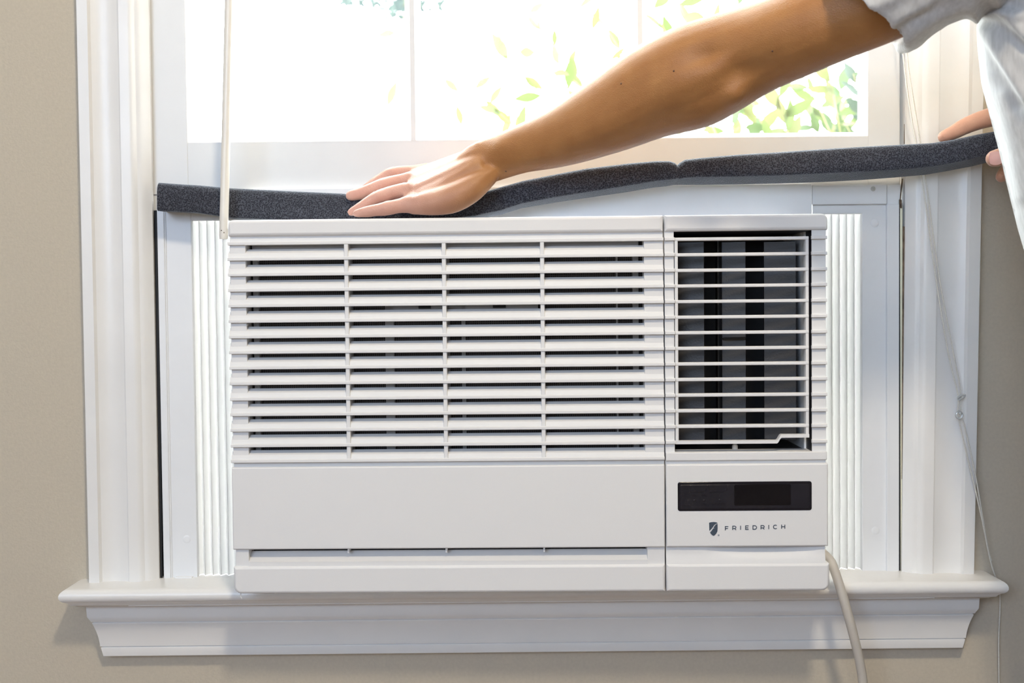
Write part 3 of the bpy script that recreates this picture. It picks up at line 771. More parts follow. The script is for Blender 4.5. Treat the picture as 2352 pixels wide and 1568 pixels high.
# ------------------------------------------------------------------ foam strip
fo = [  # x, top, front bottom, back bottom (pixels), front Y
    (361, 412, 484, 487, -0.034), (400, 415, 485, 489, -0.035), (450, 418, 488, 492, -0.037), (530, 425, 500, 505, -0.040), (650, 431, 505, 511, -0.044), (780, 437, 504, 509, -0.048),
    (860, 444, 505, 510, -0.050), (940, 452, 505, 510, -0.051), (1020, 452, 503, 510, -0.052), (1090, 440, 495, 506, -0.053), (1150, 422, 482, 494, -0.054), (1200, 408, 466, 479, -0.055), (1280, 392, 451, 466, -0.056), (1350, 379, 440, 456, -0.057), (1450, 367, 424, 442, -0.058),
    (1510, 362, 414, 432, -0.059), (1540, 362, 411, 429, -0.059), (1552, 366, 410, 427, -0.058), (1558, 372, 409, 426, -0.057), (1564, 366, 409, 426, -0.058), (1576, 359, 407, 426, -0.059), (1610, 355, 405, 426, -0.060), (1700, 347, 404, 425, -0.061),
    (1800, 341, 401, 423, -0.063), (1900, 334, 396, 420, -0.065), (2000, 328, 392, 415, -0.067), (2080, 324, 387, 409, -0.069), (2150, 320, 380, 403, -0.070), (2200, 312, 371, 395, -0.072), (2260, 299, 358, 384, -0.074), (2310, 290, 346, 372, -0.076), (2360, 284, 338, 364, -0.078)]
FD = 0.042
def foam_ring(x, t, fb, bb, Y):
    ft, fbot = P(x, t + 4, Y), P(x, fb, Y)
    bk = P(x, bb, Y + FD * 0.95)
    bt = Vector((ft.x, Y + FD, ft.z - 0.002))
    bk.x = fbot.x
    cor = [fbot, ft, bt, bk]; rr = [0.0035, 0.0120, 0.010, 0.004]
    ring = []
    for i in range(4):
        p, a, c = cor[i], cor[i - 1], cor[(i + 1) % 4]
        u1 = (a - p).normalized(); u2 = (c - p).normalized(); r = rr[i]
        for k in range(5):
            s = k / 4
            q0 = p + u1 * r; q2 = p + u2 * r
            ring.append(q0 * (1 - s) ** 2 + p * 2 * s * (1 - s) + q2 * s * s)
    return ring
tab = []
for i in range(len(fo) - 1):
    per = 3
    for k in range(per):
        t = k / per
        tab.append([a + (b_ - a) * t for a, b_ in zip(fo[i], fo[i + 1])])
tab.append(list(fo[-1]))
rings = [foam_ring(*q) for q in tab]
# slightly pulled-in ends
def shrink(r, f, dx):
    c = sum(r, Vector()) / len(r)
    return [c + (p - c) * f + Vector((dx, 0, 0)) for p in r]
rings = [shrink(rings[0], 0.95, -0.0006)] + rings + [shrink(rings[-1], 0.95, 0.0006)]
fl = P(361, 487, -0.02)
foam = tag(MB().loft(rings).build('foam_strip', M['foam'], angle=50), 'charcoal grey foam weather strip laid along the top of the air conditioner', 'foam strip')
# ------------------------------------------------------------------ blind wand and cords
wd = empty('blind_wand', P(513, 552, -0.060), 'ivory blind tilt wand hanging at the left end of the air conditioner', 'blind wand')
t_, b_ = P(526.5, 0, -0.060), P(513.5, 549, -0.060)
tt = b_ + (t_ - b_) * ((2.30 - b_.z) / (t_.z - b_.z))
n = 20; rings = []
for f in [0, 0.004] + [i / 30 for i in range(1, 31)]:
    c = b_ + (tt - b_) * f
    rr = 0.0050 if f > 0.002 else 0.0045
    rings.append([c + Vector((math.cos(2 * math.pi * k / n) * rr, math.sin(2 * math.pi * k / n) * rr, 0)) for k in range(n)])
MB().loft(rings).build('rod', M['wand'], wd, angle=50)
for px_, py_ in ((508.5, 529), (514.5, 534)):
    c = P(px_, py_, -0.0648); MB().ball(c, ((0.0007, 0, 0), (0, 0, 0.0007), (0, 0.0004, 0)), 8, 5).build('pin_hole', M['grime'], wd)

cd = empty('pull_cord_pair', P(2203, 950, -0.026), 'pair of thin white blind cords hanging down the right window casing', 'blind cord')
Yc = -0.0245
sa = [(2040, -900, Yc), (2066, 0, Yc), (2075, 130, Yc), (2089, 240, Yc), (2106, 340, Yc), (2122, 440, Yc), (2150, 640, Yc), (2178, 810, Yc), (2200, 905, Yc), (2200, 948, Yc), (2207, 985, Yc), (2222, 1050, Yc), (2237, 1110, Yc), (2256, 1195, -0.022), (2272, 1275, -0.016), (2284, 1318, -0.012), (2294.5, 1344, -0.008), (2297, 1390, -0.006), (2294, 1470, -0.006), (2294.5, 1580, -0.006), (2294, 1800, -0.006)]
sb = [(2060, -900, Yc), (2078, 0, Yc), (2084, 130, Yc), (2100, 240, Yc), (2116, 340, Yc), (2130, 440, Yc), (2158, 640, Yc), (2190, 810, Yc), (2206, 895, Yc), (2207, 945, Yc), (2217, 985, Yc), (2232, 1050, Yc), (2244, 1110, Yc), (2258, 1195, -0.021), (2270, 1262, -0.016), (2277, 1286, -0.014)]
for s_ in (sa, sb): MB().tube([P(*c) for c in s_], 0.00085, 7, samples=4).build('cord_strand', M['string'], cd, angle=80)
MB().tube([P(2200, 914, -0.0265), P(2206, 908, -0.0275), P(2216, 907, -0.0265), P(2211, 913, -0.0255), P(2203, 918, -0.0265)], 0.0014, 8, samples=3).build('cord_knot', M['clear'], cd)
k2 = [P(2203 + 7 * math.cos(R(a)), 953 + 8 * math.sin(R(a)), -0.0268) for a in range(0, 340, 30)]
MB().tube(k2, 0.0013, 8).build('cord_ring', M['clear'], cd)
MB().ball(P(2205, 948, -0.0275), ((0.0018, 0, 0), (0, 0, 0.0026), (0, 0.0015, 0)), 10, 6).build('cord_knot', M['clear'], cd)
# ------------------------------------------------------------------ person
person = empty('person', (0.78, -0.33, 0.0), 'person in a pale grey t-shirt leaning in to press down the foam strip', 'person')
def remesh(mb, voxel, smooth_it, name):
    """union of closed shapes as one continuous surface"""
    me = mb.mesh(name + '_raw', smooth=False)
    o = bpy.data.objects.new('remesh_tmp', me); COL.objects.link(o)
    m = o.modifiers.new('r', 'REMESH'); m.mode = 'VOXEL'; m.voxel_size = voxel; m.use_smooth_shade = True
    s = o.modifiers.new('s', 'SMOOTH'); s.factor = 0.5; s.iterations = smooth_it
    dg = bpy.context.evaluated_depsgraph_get()
    out = bpy.data.meshes.new_from_object(o.evaluated_get(dg))
    bpy.data.objects.remove(o); bpy.data.meshes.remove(me)
    out.name = name
    return out
def limb_rings(rows, n=26):
    """rows (px, py, Y, half width px, depth ratio) -> elliptical rings square to the limb"""
    C = [P(r[0], r[1], r[2]) for r in rows]; hw = [S(r[3], r[2]) for r in rows]; dr = [r[4] for r in rows]
    C2, hw2 = spline(C, hw, 5); _, dr2 = spline(C, dr, 5)
    rings = []
    for i, c in enumerate(C2):
        T = (C2[min(i + 1, len(C2) - 1)] - C2[max(i - 1, 0)]).normalized()
        D = (c - CAM).normalized()
        w_ = T.cross(D).normalized(); e = w_.cross(T).normalized()
        rings.append([c + w_ * (hw2[i] * math.cos(2 * math.pi * k / n)) + e * (hw2[i] * dr2[i] * math.sin(2 * math.pi * k / n)) for k in range(n)])
    return rings
body = MB()
arm = [(1075, 395, -0.064, 46, 0.62), (1112, 374, -0.072, 50, 0.66), (1150, 360, -0.080, 51, 0.74), (1200, 342, -0.092, 55, 0.84), (1290, 313, -0.115, 69, 0.86), (1400, 262, -0.142, 90, 0.86), (1495, 213, -0.165, 106, 0.84),
       (1585, 178, -0.188, 117, 0.80), (1655, 148, -0.205, 112, 0.82), (1740, 112, -0.225, 102, 0.88), (1825, 78, -0.248, 99, 0.92), (1915, 42, -0.270, 98, 0.95), (2020, 0, -0.290, 99, 0.95), (2160, -62, -0.312, 102, 0.95), (2310, -120, -0.330, 104, 0.95), (2400, -150, -0.320, 90, 0.9)]
body.loft(limb_rings(arm))
# hand: palm from wrist to knuckles, square to the knuckle line
kn = [(957, 396, -0.012), (950, 410, -0.038), (945, 437, -0.062), (946, 466, -0.082)]     # index .. little knuckle
K = [P(*k) for k in kn]
pal = [((1118, 374, -0.070), 0.0275, 0.0185), ((1085, 386, -0.066), 0.031, 0.0175), ((1045, 402, -0.060), 0.036, 0.0170), ((1000, 417, -0.053), 0.0395, 0.0150), ((962, 428, -0.048), 0.0405, 0.0125), ((940, 433, -0.047), 0.037, 0.0095)]
uax = (K[0] - K[3]).normalized()
rings = []
for (c, hu, hv) in pal:
    c = P(*c)
    T = (P(940, 433, -0.047) - P(1118, 374, -0.070)).normalized()
    u = (uax - T * uax.dot(T)).normalized(); v = T.cross(u)
    rr = []
    for k in range(24):
        a = 2 * math.pi * k / 24; ca, sa_ = math.cos(a), math.sin(a)
        e = 0.78
        rr.append(c + u * (hu * math.copysign(abs(ca) ** e, ca)) + v * (hv * math.copysign(abs(sa_) ** e, sa_)))
    rings.append(rr)
body.loft(rings)
body.tube([P(1125, 402, -0.088), P(1085, 432, -0.092), P(1040, 455, -0.091), P(995, 466, -0.088), P(950, 472, -0.084)], [S(q, -0.09) for q in (22, 31, 34, 29, 21)], 18, samples=5)   # outer edge of the palm
body.tube([P(1085, 390, -0.035), P(1030, 412, -0.018), P(985, 428, -0.012)], [S(q, -0.02) for q in (22, 27, 22)], 16, samples=4)
fingers = [
    [(990, 390, -0.014, 15), (957, 396, -0.012, 18), (922, 397, -0.013, 17), (899, 401, -0.015, 17), (880, 410, -0.017, 15.5), (862, 421, -0.019, 14.5), (840, 433, -0.020, 11)],
    [(995, 402, -0.034, 15), (951, 411, -0.038, 18), (918, 416, -0.041, 16.5), (884, 424, -0.045, 17), (862, 431, -0.047, 15.5), (838, 441, -0.049, 15.5), (806, 449, -0.051, 13)],
    [(995, 425, -0.056, 15), (946, 436, -0.062, 19), (908, 441, -0.066, 17.5), (870, 454, -0.070, 17.5), (850, 463, -0.072, 15), (830, 476, -0.073, 14), (807, 487, -0.074, 10)],
    [(1000, 455, -0.076, 17), (948, 468, -0.082, 20), (915, 473, -0.085, 17), (888, 479, -0.088, 16.5), (866, 482, -0.089, 14.5), (843, 486, -0.090, 13.5), (818, 490, -0.091, 9.5)]]
for f in fingers:
    body.tube([P(a, b_, c) for a, b_, c, _ in f], [S(r, c) for _, _, c, r in f], 16, samples=5)
body.tube([P(1070, 405, -0.025), P(1020, 425, -0.004), P(975, 436, 0.006), P(940, 441, 0.008)], [S(q, -0.01) for q in (22, 21, 18, 14)], 16, samples=5)     # thumb, on the far side
# tendons and knuckle pads on the back of the hand
# far arm and the hand that grips the end of the strip
ra = [Vector((0.700, -0.165, 1.475)), Vector((0.775, -0.165, 1.40)), Vector((0.865, -0.175, 1.235)), Vector((0.80, -0.140, 1.235)), Vector((0.69, -0.100, 1.285)), Vector((0.640, -0.085, 1.315))]
body.tube(ra, [0.055, 0.050, 0.043, 0.045, 0.031, 0.030], 20, samples=6)
body.tube([Vector((0.66, -0.088, 1.305)), P(2400, 318, -0.070), P(2345, 315, -0.068)], [0.030, 0.034, 0.024], 18, samples=5)
for f in ([(2400, 285, -0.066, 22), (2335, 262, -0.062, 25), (2285, 267, -0.060, 23), (2240, 280, -0.056, 20.5), (2212, 292, -0.053, 19), (2190, 304, -0.053, 17), (2168, 314, -0.052, 15)],
          [(2400, 350, -0.078, 24), (2345, 352, -0.090, 22), (2310, 358, -0.096, 22), (2284, 364, -0.097, 20)],
          [(2400, 360, -0.060, 20), (2340, 378, -0.058, 17), (2312, 392, -0.060, 16), (2300, 406, -0.062, 14)],
          [(2400, 372, -0.050, 18), (2350, 392, -0.046, 15), (2325, 404, -0.048, 13)]):
    body.tube([P(a, b_, c) for a, b_, c, _ in f], [S(r, c) for _, _, c, r in f], 16, samples=5)
# trunk, neck and head (above the picture)
sdir, fdir = Vector((0.83, 0.55, 0)).normalized(), Vector((-0.55, 0.83, 0)).normalized()
def trunk(rows, n=40, e=0.9):
    out = []
    for cx, cy, z, a, b_ in rows:
        r_ = []
        for k in range(n):
            t = 2 * math.pi * k / n; c_, s_ = math.cos(t), math.sin(t)
            r_.append(Vector((cx, cy, z)) + sdir * (a * math.copysign(abs(c_) ** e, c_)) + fdir * (b_ * math.copysign(abs(s_) ** e, s_)))
        out.append(r_)
    return out
body.loft(trunk([(0.74, -0.30, 0.88, 0.15, 0.10), (0.71, -0.28, 1.05, 0.145, 0.10), (0.675, -0.265, 1.22, 0.155, 0.105), (0.645, -0.25, 1.36, 0.165, 0.105), (0.63, -0.24, 1.46, 0.150, 0.080), (0.62, -0.235, 1.52, 0.070, 0.060)]))
hc = Vector((0.565, -0.175, 1.705))
body.tube([Vector((0.625, -0.235, 1.50)), Vector((0.60, -0.205, 1.60)), hc - Vector((0, 0, 0.03))], [0.062, 0.056, 0.056], 18, samples=4)
body.ball(hc, (sdir * 0.074, fdir * 0.092, Vector((0, 0, 0.112))), 24, 16)
body.ball(hc + fdir * 0.035 + Vector((0, 0, -0.065)), (sdir * 0.050, fdir * 0.050, Vector((0, 0, 0.050))))
body.ball(hc + fdir * 0.093 + Vector((0, 0, -0.018)), (sdir * 0.014, fdir * 0.018, Vector((0, 0, 0.026))))
body.ball(hc + fdir * 0.082 + Vector((0, 0, -0.062)), (sdir * 0.024, fdir * 0.010, Vector((0, 0, 0.008))))
for s in (-1, 1):
    body.ball(hc + sdir * 0.074 * s + Vector((0, 0, -0.01)) - fdir * 0.005, (sdir * 0.010, fdir * 0.020, Vector((0, 0, 0.032))))
bme = remesh(body, 0.0020, 8, 'body')
xw, xf = P(1150, 380, -0.07).x, P(880, 450, -0.07).x
off = person.location
co = [0.0] * (len(bme.vertices) * 3); bme.vertices.foreach_get('co', co)
bnv = [0.0] * (len(bme.vertices) * 3); bme.vertices.foreach_get('normal', bnv)
def project(p):
    d = p - CAM; w_ = d.dot(_fw)
    return 1176 + FPX * d.dot(_rt) / w_, 784 - FPX * d.dot(_up) / w_
RELIEF = [  # centre in view, half sizes (px), tilt, height (m): muscles and bones of the near arm
    (1688, 214, 30, 22, 28, 0.0055), (1650, 245, 60, 26, 30, 0.0035), (1618, 128, 52, 24, 20, -0.0052), (1690, 160, 34, 26, 60, -0.0030), (1560, 190, 110, 46, 30, 0.0040), (1470, 150, 110, 34, 34, 0.0022),
    (1760, 60, 110, 50, 22, 0.0035), (1735, 160, 60, 24, 25, -0.0022), (1850, 110, 90, 40, 22, 0.0018), (1390, 290, 110, 40, 27, 0.0018), (1230, 340, 70, 30, 24, -0.0012), (1150, 335, 26, 18, 25, 0.0022), (1128, 408, 26, 14, 40, -0.0016),
    (886, 458, 13, 9, 0, 0.0008), (868, 446, 14, 9, 15, 0.0009), (880, 420, 14, 8, 15, 0.0008), (898, 392, 14, 8, 10, 0.0008), (938, 452, 16, 10, 20, 0.0012), (938, 424, 16, 10, 20, 0.0013), (945, 400, 16, 10, 20, 0.0013)]
for i in range(len(bme.vertices)):
    c = Vector(co[3 * i:3 * i + 3])
    if c.x > 0.36: continue
    nn = Vector(bnv[3 * i:3 * i + 3])
    if nn.dot(c - CAM) > 0: continue
    x, y = project(c); h = 0.0
    for cx, cy, sx, sy, rot, hh in RELIEF:
        dx, dy = x - cx, -(y - cy); ca, sn = math.cos(R(rot)), math.sin(R(rot))
        q = ((dx * ca + dy * sn) / sx) ** 2 + ((-dx * sn + dy * ca) / sy) ** 2
        if q < 6: h += hh * math.exp(-q)
    if 900 < x < 1130 and 310 < y < 500:      # tendons fan out from the wrist to the knuckles
        for (ax_, ay_), (bx_, by_), hw_, hh in (((958, 383), (1095, 330), 6, 0.0011), ((950, 404), (1092, 345), 6, 0.0013), ((948, 430), (1085, 362), 6, 0.0012), ((952, 456), (1078, 386), 6, 0.0009), ((935, 416), (1010, 388), 6, -0.0010), ((932, 443), (1010, 408), 6, -0.0010)):
            ex, ey = bx_ - ax_, by_ - ay_; t = max(0.0, min(1.0, ((x - ax_) * ex + (y - ay_) * ey) / (ex * ex + ey * ey)))
            dd_ = math.hypot(x - ax_ - t * ex, y - ay_ - t * ey)
            h += hh * math.exp(-(dd_ / hw_) ** 2) * (1 - 0.45 * t)
    # fine skin folds over the elbow and finger joints
    for cx, cy, sx, sy, rot, per, hh in ((1692, 212, 26, 22, 62, 6.5, 0.00045), (884, 456, 12, 9, 80, 4.5, 0.00030), (866, 444, 12, 9, 75, 4.5, 0.00030), (948, 446, 24, 12, 65, 6, 0.00035), (950, 420, 24, 12, 65, 6, 0.00030)):
        dx, dy = x - cx, -(y - cy)
        q = (dx / sx) ** 2 + (dy / sy) ** 2
        if q < 5: h += hh * math.exp(-q) * math.sin(2 * math.pi * (dx * math.sin(R(rot)) + dy * math.cos(R(rot)) * 0.35) / per)
    if h:
        c = c + nn * h
        co[3 * i], co[3 * i + 1], co[3 * i + 2] = c
at = bme.attributes.new('pinkness', 'FLOAT', 'POINT'); vals = []
xr = P(2300, 300, -0.06).x
for i in range(len(bme.vertices)):
    x, y, z = co[3 * i:3 * i + 3]
    t = min(1, max(0, (xw - x) / (xw - xf))) if x < 0.3 else (0.62 if (x < 0.66 and y > -0.125 and z < 1.40 and z > 1.22) else 0.0)
    vals.append(t * t * (3 - 2 * t))
    co[3 * i] -= off.x; co[3 * i + 1] -= off.y; co[3 * i + 2] -= off.z
bme.vertices.foreach_set('co', co); at.data.foreach_set('value', vals); bme.update()
bobj = link('body', bme, M['skin'], person)
# nails
def nail(c, u, v, nrm, name='fingernail'):
    """small curved plate: u half length, v half width"""
    vs, fs = [], []
    n = 6
    for i in range(n + 1):
        for j in range(n + 1):
            a, b_ = 2 * i / n - 1, 2 * j / n - 1
            rr_ = max(abs(a), abs(b_)); l = math.hypot(a, b_) or 1
            k = (rr_ / l) ** 0.7
            a2, b2 = a * k, b_ * k
            vs.append(c + u * a2 + v * b2 + nrm * (0.0016 * (1 - b2 * b2) - 0.0003 * a2 * a2))
    for i in range(n):
        for j in range(n):
            q = i * (n + 1) + j; fs.append((q, q + 1, q + n + 2, q + n + 1))
    m_ = len(vs); vs += [v_ - nrm * 0.0012 for v_ in vs]
    fs += [tuple(m_ + t for t in reversed(f)) for f in fs]
    return MB().add(vs, fs).build(name, M['nail'], person, angle=60)
nail(P(2287, 363, -0.1072), Vector((-0.0074, 0, 0.0)), Vector((0, 0, 0.0076)), Vector((-0.05, -1, 0.1)).normalized())
# moles on the arm
for px_, py_, Y_ in ((1548, 163, None), (1427, 192, None), (1774, 117, None), (1162, 393, None)):
    dg = bpy.context.evaluated_depsgraph_get()
    o_ = CAM - off; d_ = ray(px_, py_).normalized()
    hit, loc, nrm, _ = bobj.ray_cast(o_, d_)
    if hit: MB().ball(loc + off, (Vector((0.0011, 0, 0)), Vector((0, 0, 0.0011)), Vector((0, 0.0006, 0))), 8, 6).build('mole', M['mole'], person)
# t-shirt: trunk and two sleeves, open at the left sleeve
shirt = MB()
shirt.loft(trunk([(0.735, -0.30, 0.80, 0.205, 0.150), (0.730, -0.30, 0.90, 0.205, 0.150), (0.705, -0.285, 1.05, 0.205, 0.145), (0.690, -0.270, 1.15, 0.203, 0.142), (0.672, -0.258, 1.22, 0.200, 0.138), (0.656, -0.250, 1.29, 0.200, 0.134), (0.635, -0.246, 1.36, 0.200, 0.128), (0.626, -0.245, 1.40, 0.200, 0.120), (0.620, -0.243, 1.44, 0.195, 0.110), (0.622, -0.24, 1.49, 0.165, 0.090), (0.622, -0.238, 1.525, 0.10, 0.075), (0.618, -0.235, 1.545, 0.075, 0.066)]))
def slv(c, u, v, vy, k=1.0, n=36):
    C_ = P(*c); Y = c[2]
    base = P(c[0], c[1], Y)
    U = P(c[0] + u[0], c[1] + u[1], Y) - base; V = P(c[0] + v[0], c[1] + v[1], Y) - base + Vector((0, vy, 0))
    return [C_ + U * (k * math.cos(2 * math.pi * i / n)) + V * (k * math.sin(2 * math.pi * i / n)) for i in range(n)]
sl_rows = [((1976, 30, -0.285), (112, 92), (-34, 26), -0.066), ((2012, 16, -0.290), (100, 94), (-34, 24), -0.068), ((2062, -8, -0.297), (78, 88), (-34, 20), -0.070), ((2120, -32, -0.305), (62, 82), (-30, 16), -0.071), ((2190, -62, -0.315), (48, 88), (-26, 12), -0.073), ((2300, -112, -0.325), (34, 112), (-10, 5), -0.075), ((2420, -150, -0.310), (10, 120), (0, 0), -0.07)]
rings = [slv((2060, -5, -0.297), (78, 88), (-34, 20), -0.070, 0.80), slv((2010, 16, -0.290), (100, 94), (-34, 24), -0.068, 0.84), slv((1980, 28, -0.2855), (110, 92), (-34, 26), -0.066, 0.87)] + [slv(*r_) for r_ in sl_rows]
shirt.loft(rings)
shirt.tube([Vector((0.70, -0.165, 1.47)), Vector((0.775, -0.165, 1.40)), Vector((0.825, -0.17, 1.31))], [0.075, 0.070, 0.074], 24, samples=5)
sme = remesh(shirt, 0.0030, 8, 'shirt')
FOLDS = [  # polyline in view, height (m), half width (px): ridges of cloth pulled from the armpit
    ([(2234, 28), (2262, 75), (2300, 130), (2360, 225)], 0.0050, 15), ([(2250, 60), (2285, 140), (2340, 240)], -0.0035, 16), ([(2240, 26), (2300, 30), (2345, 36)], 0.0045, 10), ([(2285, -10), (2315, 30), (2360, 85)], 0.0045, 13),
    ([(2255, 45), (2300, 60), (2360, 115)], -0.0040, 14), ([(2070, 112), (2110, 70), (2160, 36), (2230, 8)], 0.0045, 14), ([(2020, 100), (2060, 55), (2130, 15)], 0.0030, 16), ([(2040, 95), (2085, 55), (2150, 20)], -0.0030, 12),
    ([(1950, 60), (2000, 20), (2060, -10)], 0.0025, 16), ([(2270, 250), (2300, 350), (2325, 480)], -0.0020, 18), ([(2310, 220), (2335, 330), (2350, 450)], 0.0030, 18)]
def seg_dist(x, y, a, b_):
    dx, dy = b_[0] - a[0], b_[1] - a[1]
    t = max(0.0, min(1.0, ((x - a[0]) * dx + (y - a[1]) * dy) / (dx * dx + dy * dy)))
    return math.hypot(x - a[0] - t * dx, y - a[1] - t * dy)
nv = len(sme.vertices)
scv = [0.0] * (3 * nv); sme.vertices.foreach_get('co', scv)
snv = [0.0] * (3 * nv); sme.vertices.foreach_get('normal', snv)
for i in range(nv):
    c = Vector(scv[3 * i:3 * i + 3]); nn = Vector(snv[3 * i:3 * i + 3])
    h = 0.0045 * noise.noise(Vector((c.x * 9 + c.z * 6, c.y * 9, c.z * 3.0)))
    if nn.dot(c - CAM) < 0 and c.x > 0.28:
        x, y = project(c)
        if x < 2460 and -60 < y < 620:
            for pl_, hh, hw in FOLDS:
                dmin = min(seg_dist(x, y, pl_[k], pl_[k + 1]) for k in range(len(pl_) - 1))
                if dmin < 3 * hw: h += hh * math.exp(-(dmin / hw) ** 2)
    c = c + nn * h - off
    scv[3 * i], scv[3 * i + 1], scv[3 * i + 2] = c
sme.vertices.foreach_set('co', scv)
sme.update()
link('t_shirt', sme, M['shirt'], person)
# trousers, shoes and hair, out of the picture
tr = MB()
tr.loft(trunk([(0.735, -0.30, 0.74, 0.165, 0.115), (0.735, -0.30, 0.84, 0.17, 0.12), (0.732, -0.30, 0.98, 0.155, 0.11)], 30))
for s in (-1, 1):
    h = Vector((0.735, -0.30, 0.80)) + sdir * 0.085 * s
    tr.tube([h, h + Vector((0.02, -0.03, -0.36)), h + Vector((0.05, -0.05, -0.70))], [0.090, 0.068, 0.055], 20, samples=4)
tme = remesh(tr, 0.006, 4, 'trousers')
for v in tme.vertices: v.co = v.co - off
link('trousers', tme, M['trouser'], person)
for s in (-1, 1):
    h = Vector((0.785, -0.35, 0.045)) + sdir * 0.085 * s
    sb_ = MB(); sb_.tube([h - fdir * 0.06 + Vector((0, 0, 0.0)), h + fdir * 0.06, h + fdir * 0.15 - Vector((0, 0, 0.008))], [0.044, 0.045, 0.036], 18, samples=4)
    sb_.v = [Vector((v.x, v.y, max(0.0, v.z))) for v in sb_.v]
    sb_.build('shoe', M['shoe'], person)
hr = MB(); rings = []
for i in range(9):
    t = math.pi * 0.56 * i / 8 + 0.02
    rings.append([hc + Vector((0, 0, 0.118 * math.cos(t) + 0.004)) + (sdir * (0.081 * math.cos(2 * math.pi * k / 24)) + fdir * (0.098 * math.sin(2 * math.pi * k / 24) - 0.012)) * math.sin(t) for k in range(24)])
hr.loft(rings).build('hair', M['hair'], person, angle=70)
# ------------------------------------------------------------------ garden outside
shrub = empty('leafy_shrub', (1.05, 1.9, -0.6), 'bright green leafy shrub growing close outside the window', 'shrub')
def leaf_mesh(name, mat, wid=0.34):
    vs, fs = [], []
    prof = [0.0, 0.55, 0.92, 1.0, 0.82, 0.45, 0.0]
    for i, w_ in enumerate(prof):
        t = i / 6; zc_ = -0.10 * math.sin(math.pi * t) * 0.0 - 0.16 * t * t
        hw_ = wid * 0.5 * w_
        vs += [(-hw_, t, zc_ + 0.10 * hw_), (0, t, zc_ - 0.05 * wid * w_), (hw_, t, zc_ + 0.10 * hw_)]
    for i in range(6):
        a = 3 * i
        fs += [(a, a + 1, a + 4, a + 3), (a + 1, a + 2, a + 5, a + 4)]
    me = new_mesh(name, vs, fs, angle=80); me.materials.append(mat); return me
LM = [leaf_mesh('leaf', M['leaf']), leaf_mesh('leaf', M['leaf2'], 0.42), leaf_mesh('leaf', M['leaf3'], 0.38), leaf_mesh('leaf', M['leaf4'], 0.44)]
rnd = random.Random(21)
def leaf(base, direction, size, me, parent):
    y = Vector(direction).normalized()
    x = y.cross(Vector((rnd.uniform(-.5, .5), -1, rnd.uniform(-.5, .5)))).normalized()
    x = (x + y.cross(x) * rnd.uniform(-0.7, 0.7)).normalized(); z = x.cross(y)
    o = link('leaf', me, None, parent)
    m = Matrix((x, y, z)).transposed().to_4x4(); m.translation = Vector(base) - root_loc(parent)
    o.matrix_local = m @ Matrix.Scale(size, 4)
    return o
def branch(pts, r0=0.004):
    n_ = len(pts)
    return MB().tube(pts, [r0 * (1 - 0.75 * i / (n_ - 1)) for i in range(n_)], 7, samples=5).build('branch', M['bark'], shrub, angle=80)
root = Vector((1.05, 1.9, -0.6))
def leafed(target, k, size, spread, mats, Y):
    tip = P(*target, Y)
    mid = root.lerp(tip, 0.55) + Vector((rnd.uniform(.0, .25), rnd.uniform(-.1, .1), 0.25))
    pts = [root + Vector((rnd.uniform(-.08, .08), rnd.uniform(-.08, .08), 0)), root.lerp(mid, 0.5) + Vector((0.05, 0, 0.1)), mid, mid.lerp(tip, 0.6) + Vector((0, 0, 0.05)), tip]
    branch(pts, 0.0055)
    pp, _ = spline(pts, [0] * len(pts), 12)
    for i in range(k):
        t = 1 - spread * (i / max(1, k - 1)); j = max(1, min(len(pp) - 1, int(t * (len(pp) - 1))))
        b_ = pp[j]; d_ = (pp[j] - pp[j - 1]).normalized()
        side = Vector((rnd.uniform(-1, 1), rnd.uniform(-.6, .6), rnd.uniform(-.7, .9)))
        leaf(b_, d_ * 0.6 + side, size * rnd.uniform(.75, 1.25), LM[rnd.choice(mats)], shrub)
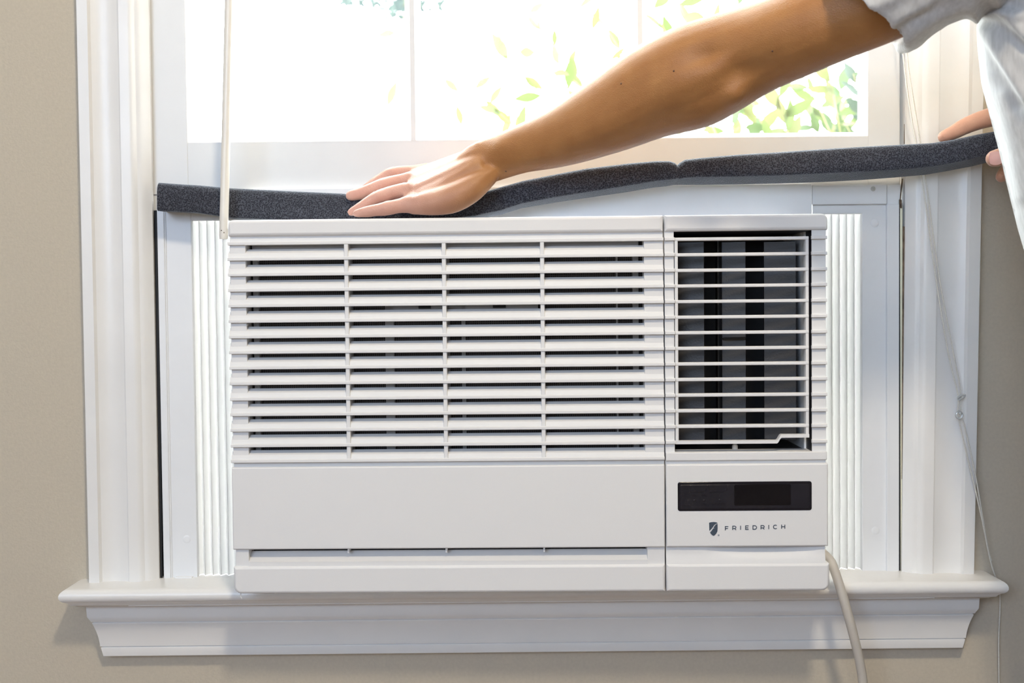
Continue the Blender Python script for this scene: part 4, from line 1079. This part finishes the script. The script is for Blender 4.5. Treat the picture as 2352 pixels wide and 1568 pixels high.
# sparse sprays across the middle light
for tgt, k in (((1140, 110), 7), ((1090, 205), 6), ((1150, 262), 9), ((1230, 120), 6), ((1215, 30), 6), ((910, 75), 3), ((1285, 150), 5), ((1395, 70), 6), ((1330, 20), 5), ((890, 245), 3), ((1060, 290), 4)):
    leafed(tgt, k, 0.062, 0.22, [0, 2, 2], rnd.uniform(1.25, 1.9))
# denser growth on the right
for tgt, k in (((1560, 10), 12), ((1620, 40), 12), ((1690, -10), 12), ((1530, 60), 9), ((1500, 20), 7), ((1720, 250), 14), ((1790, 225), 15), ((1850, 180), 15), ((1900, 150), 15), ((1680, 285), 11), ((1860, 270), 15), ((1930, 210), 14), ((1760, 295), 11), ((1940, 280), 12)):
    leafed(tgt, k, 0.070, 0.30, [0, 0, 1, 2, 1], rnd.uniform(1.2, 2.2))
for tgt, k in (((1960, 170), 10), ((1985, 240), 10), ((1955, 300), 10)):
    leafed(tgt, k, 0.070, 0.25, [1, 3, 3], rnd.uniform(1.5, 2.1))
# a distant tree, only the lowest of its crown in view
tree = empty('distant_tree', (-1.05, 11.0, -0.6), 'pale distant tree seen through the top of the left window lights', 'tree')
MB().tube([Vector((-1.05, 11, -0.6)), Vector((-1.05, 11, 2.2)), Vector((-1.07, 11, 5.0))], [0.042, 0.040, 0.030], 12, samples=5).build('trunk', M['bark'], tree)
fo_ = MB(); r2 = random.Random(5)
for i in range(2600):
    a, b_, c_ = r2.gauss(0, 1), r2.gauss(0, 1), r2.gauss(0, 1); l = math.sqrt(a * a + b_ * b_ + c_ * c_) or 1
    k = r2.uniform(0.55, 1.0)
    p = Vector((-1.2 + 1.05 * a / l * k, 11 + 1.0 * b_ / l * k, 5.26 + 1.12 * c_ / l * k))
    u_ = Vector((r2.uniform(-1, 1), r2.uniform(-1, 1), r2.uniform(-1, 1))).normalized(); v_ = u_.cross(Vector((r2.uniform(-1, 1), 1, r2.uniform(-1, 1)))).normalized()
    s_ = r2.uniform(0.04, 0.08)
    fo_.add([p - u_ * s_, p + v_ * s_ * 0.5, p + u_ * s_, p - v_ * s_ * 0.5], [(0, 1, 2, 3)])
tag(fo_.build('foliage', M['leaf4'], tree), kind='stuff')
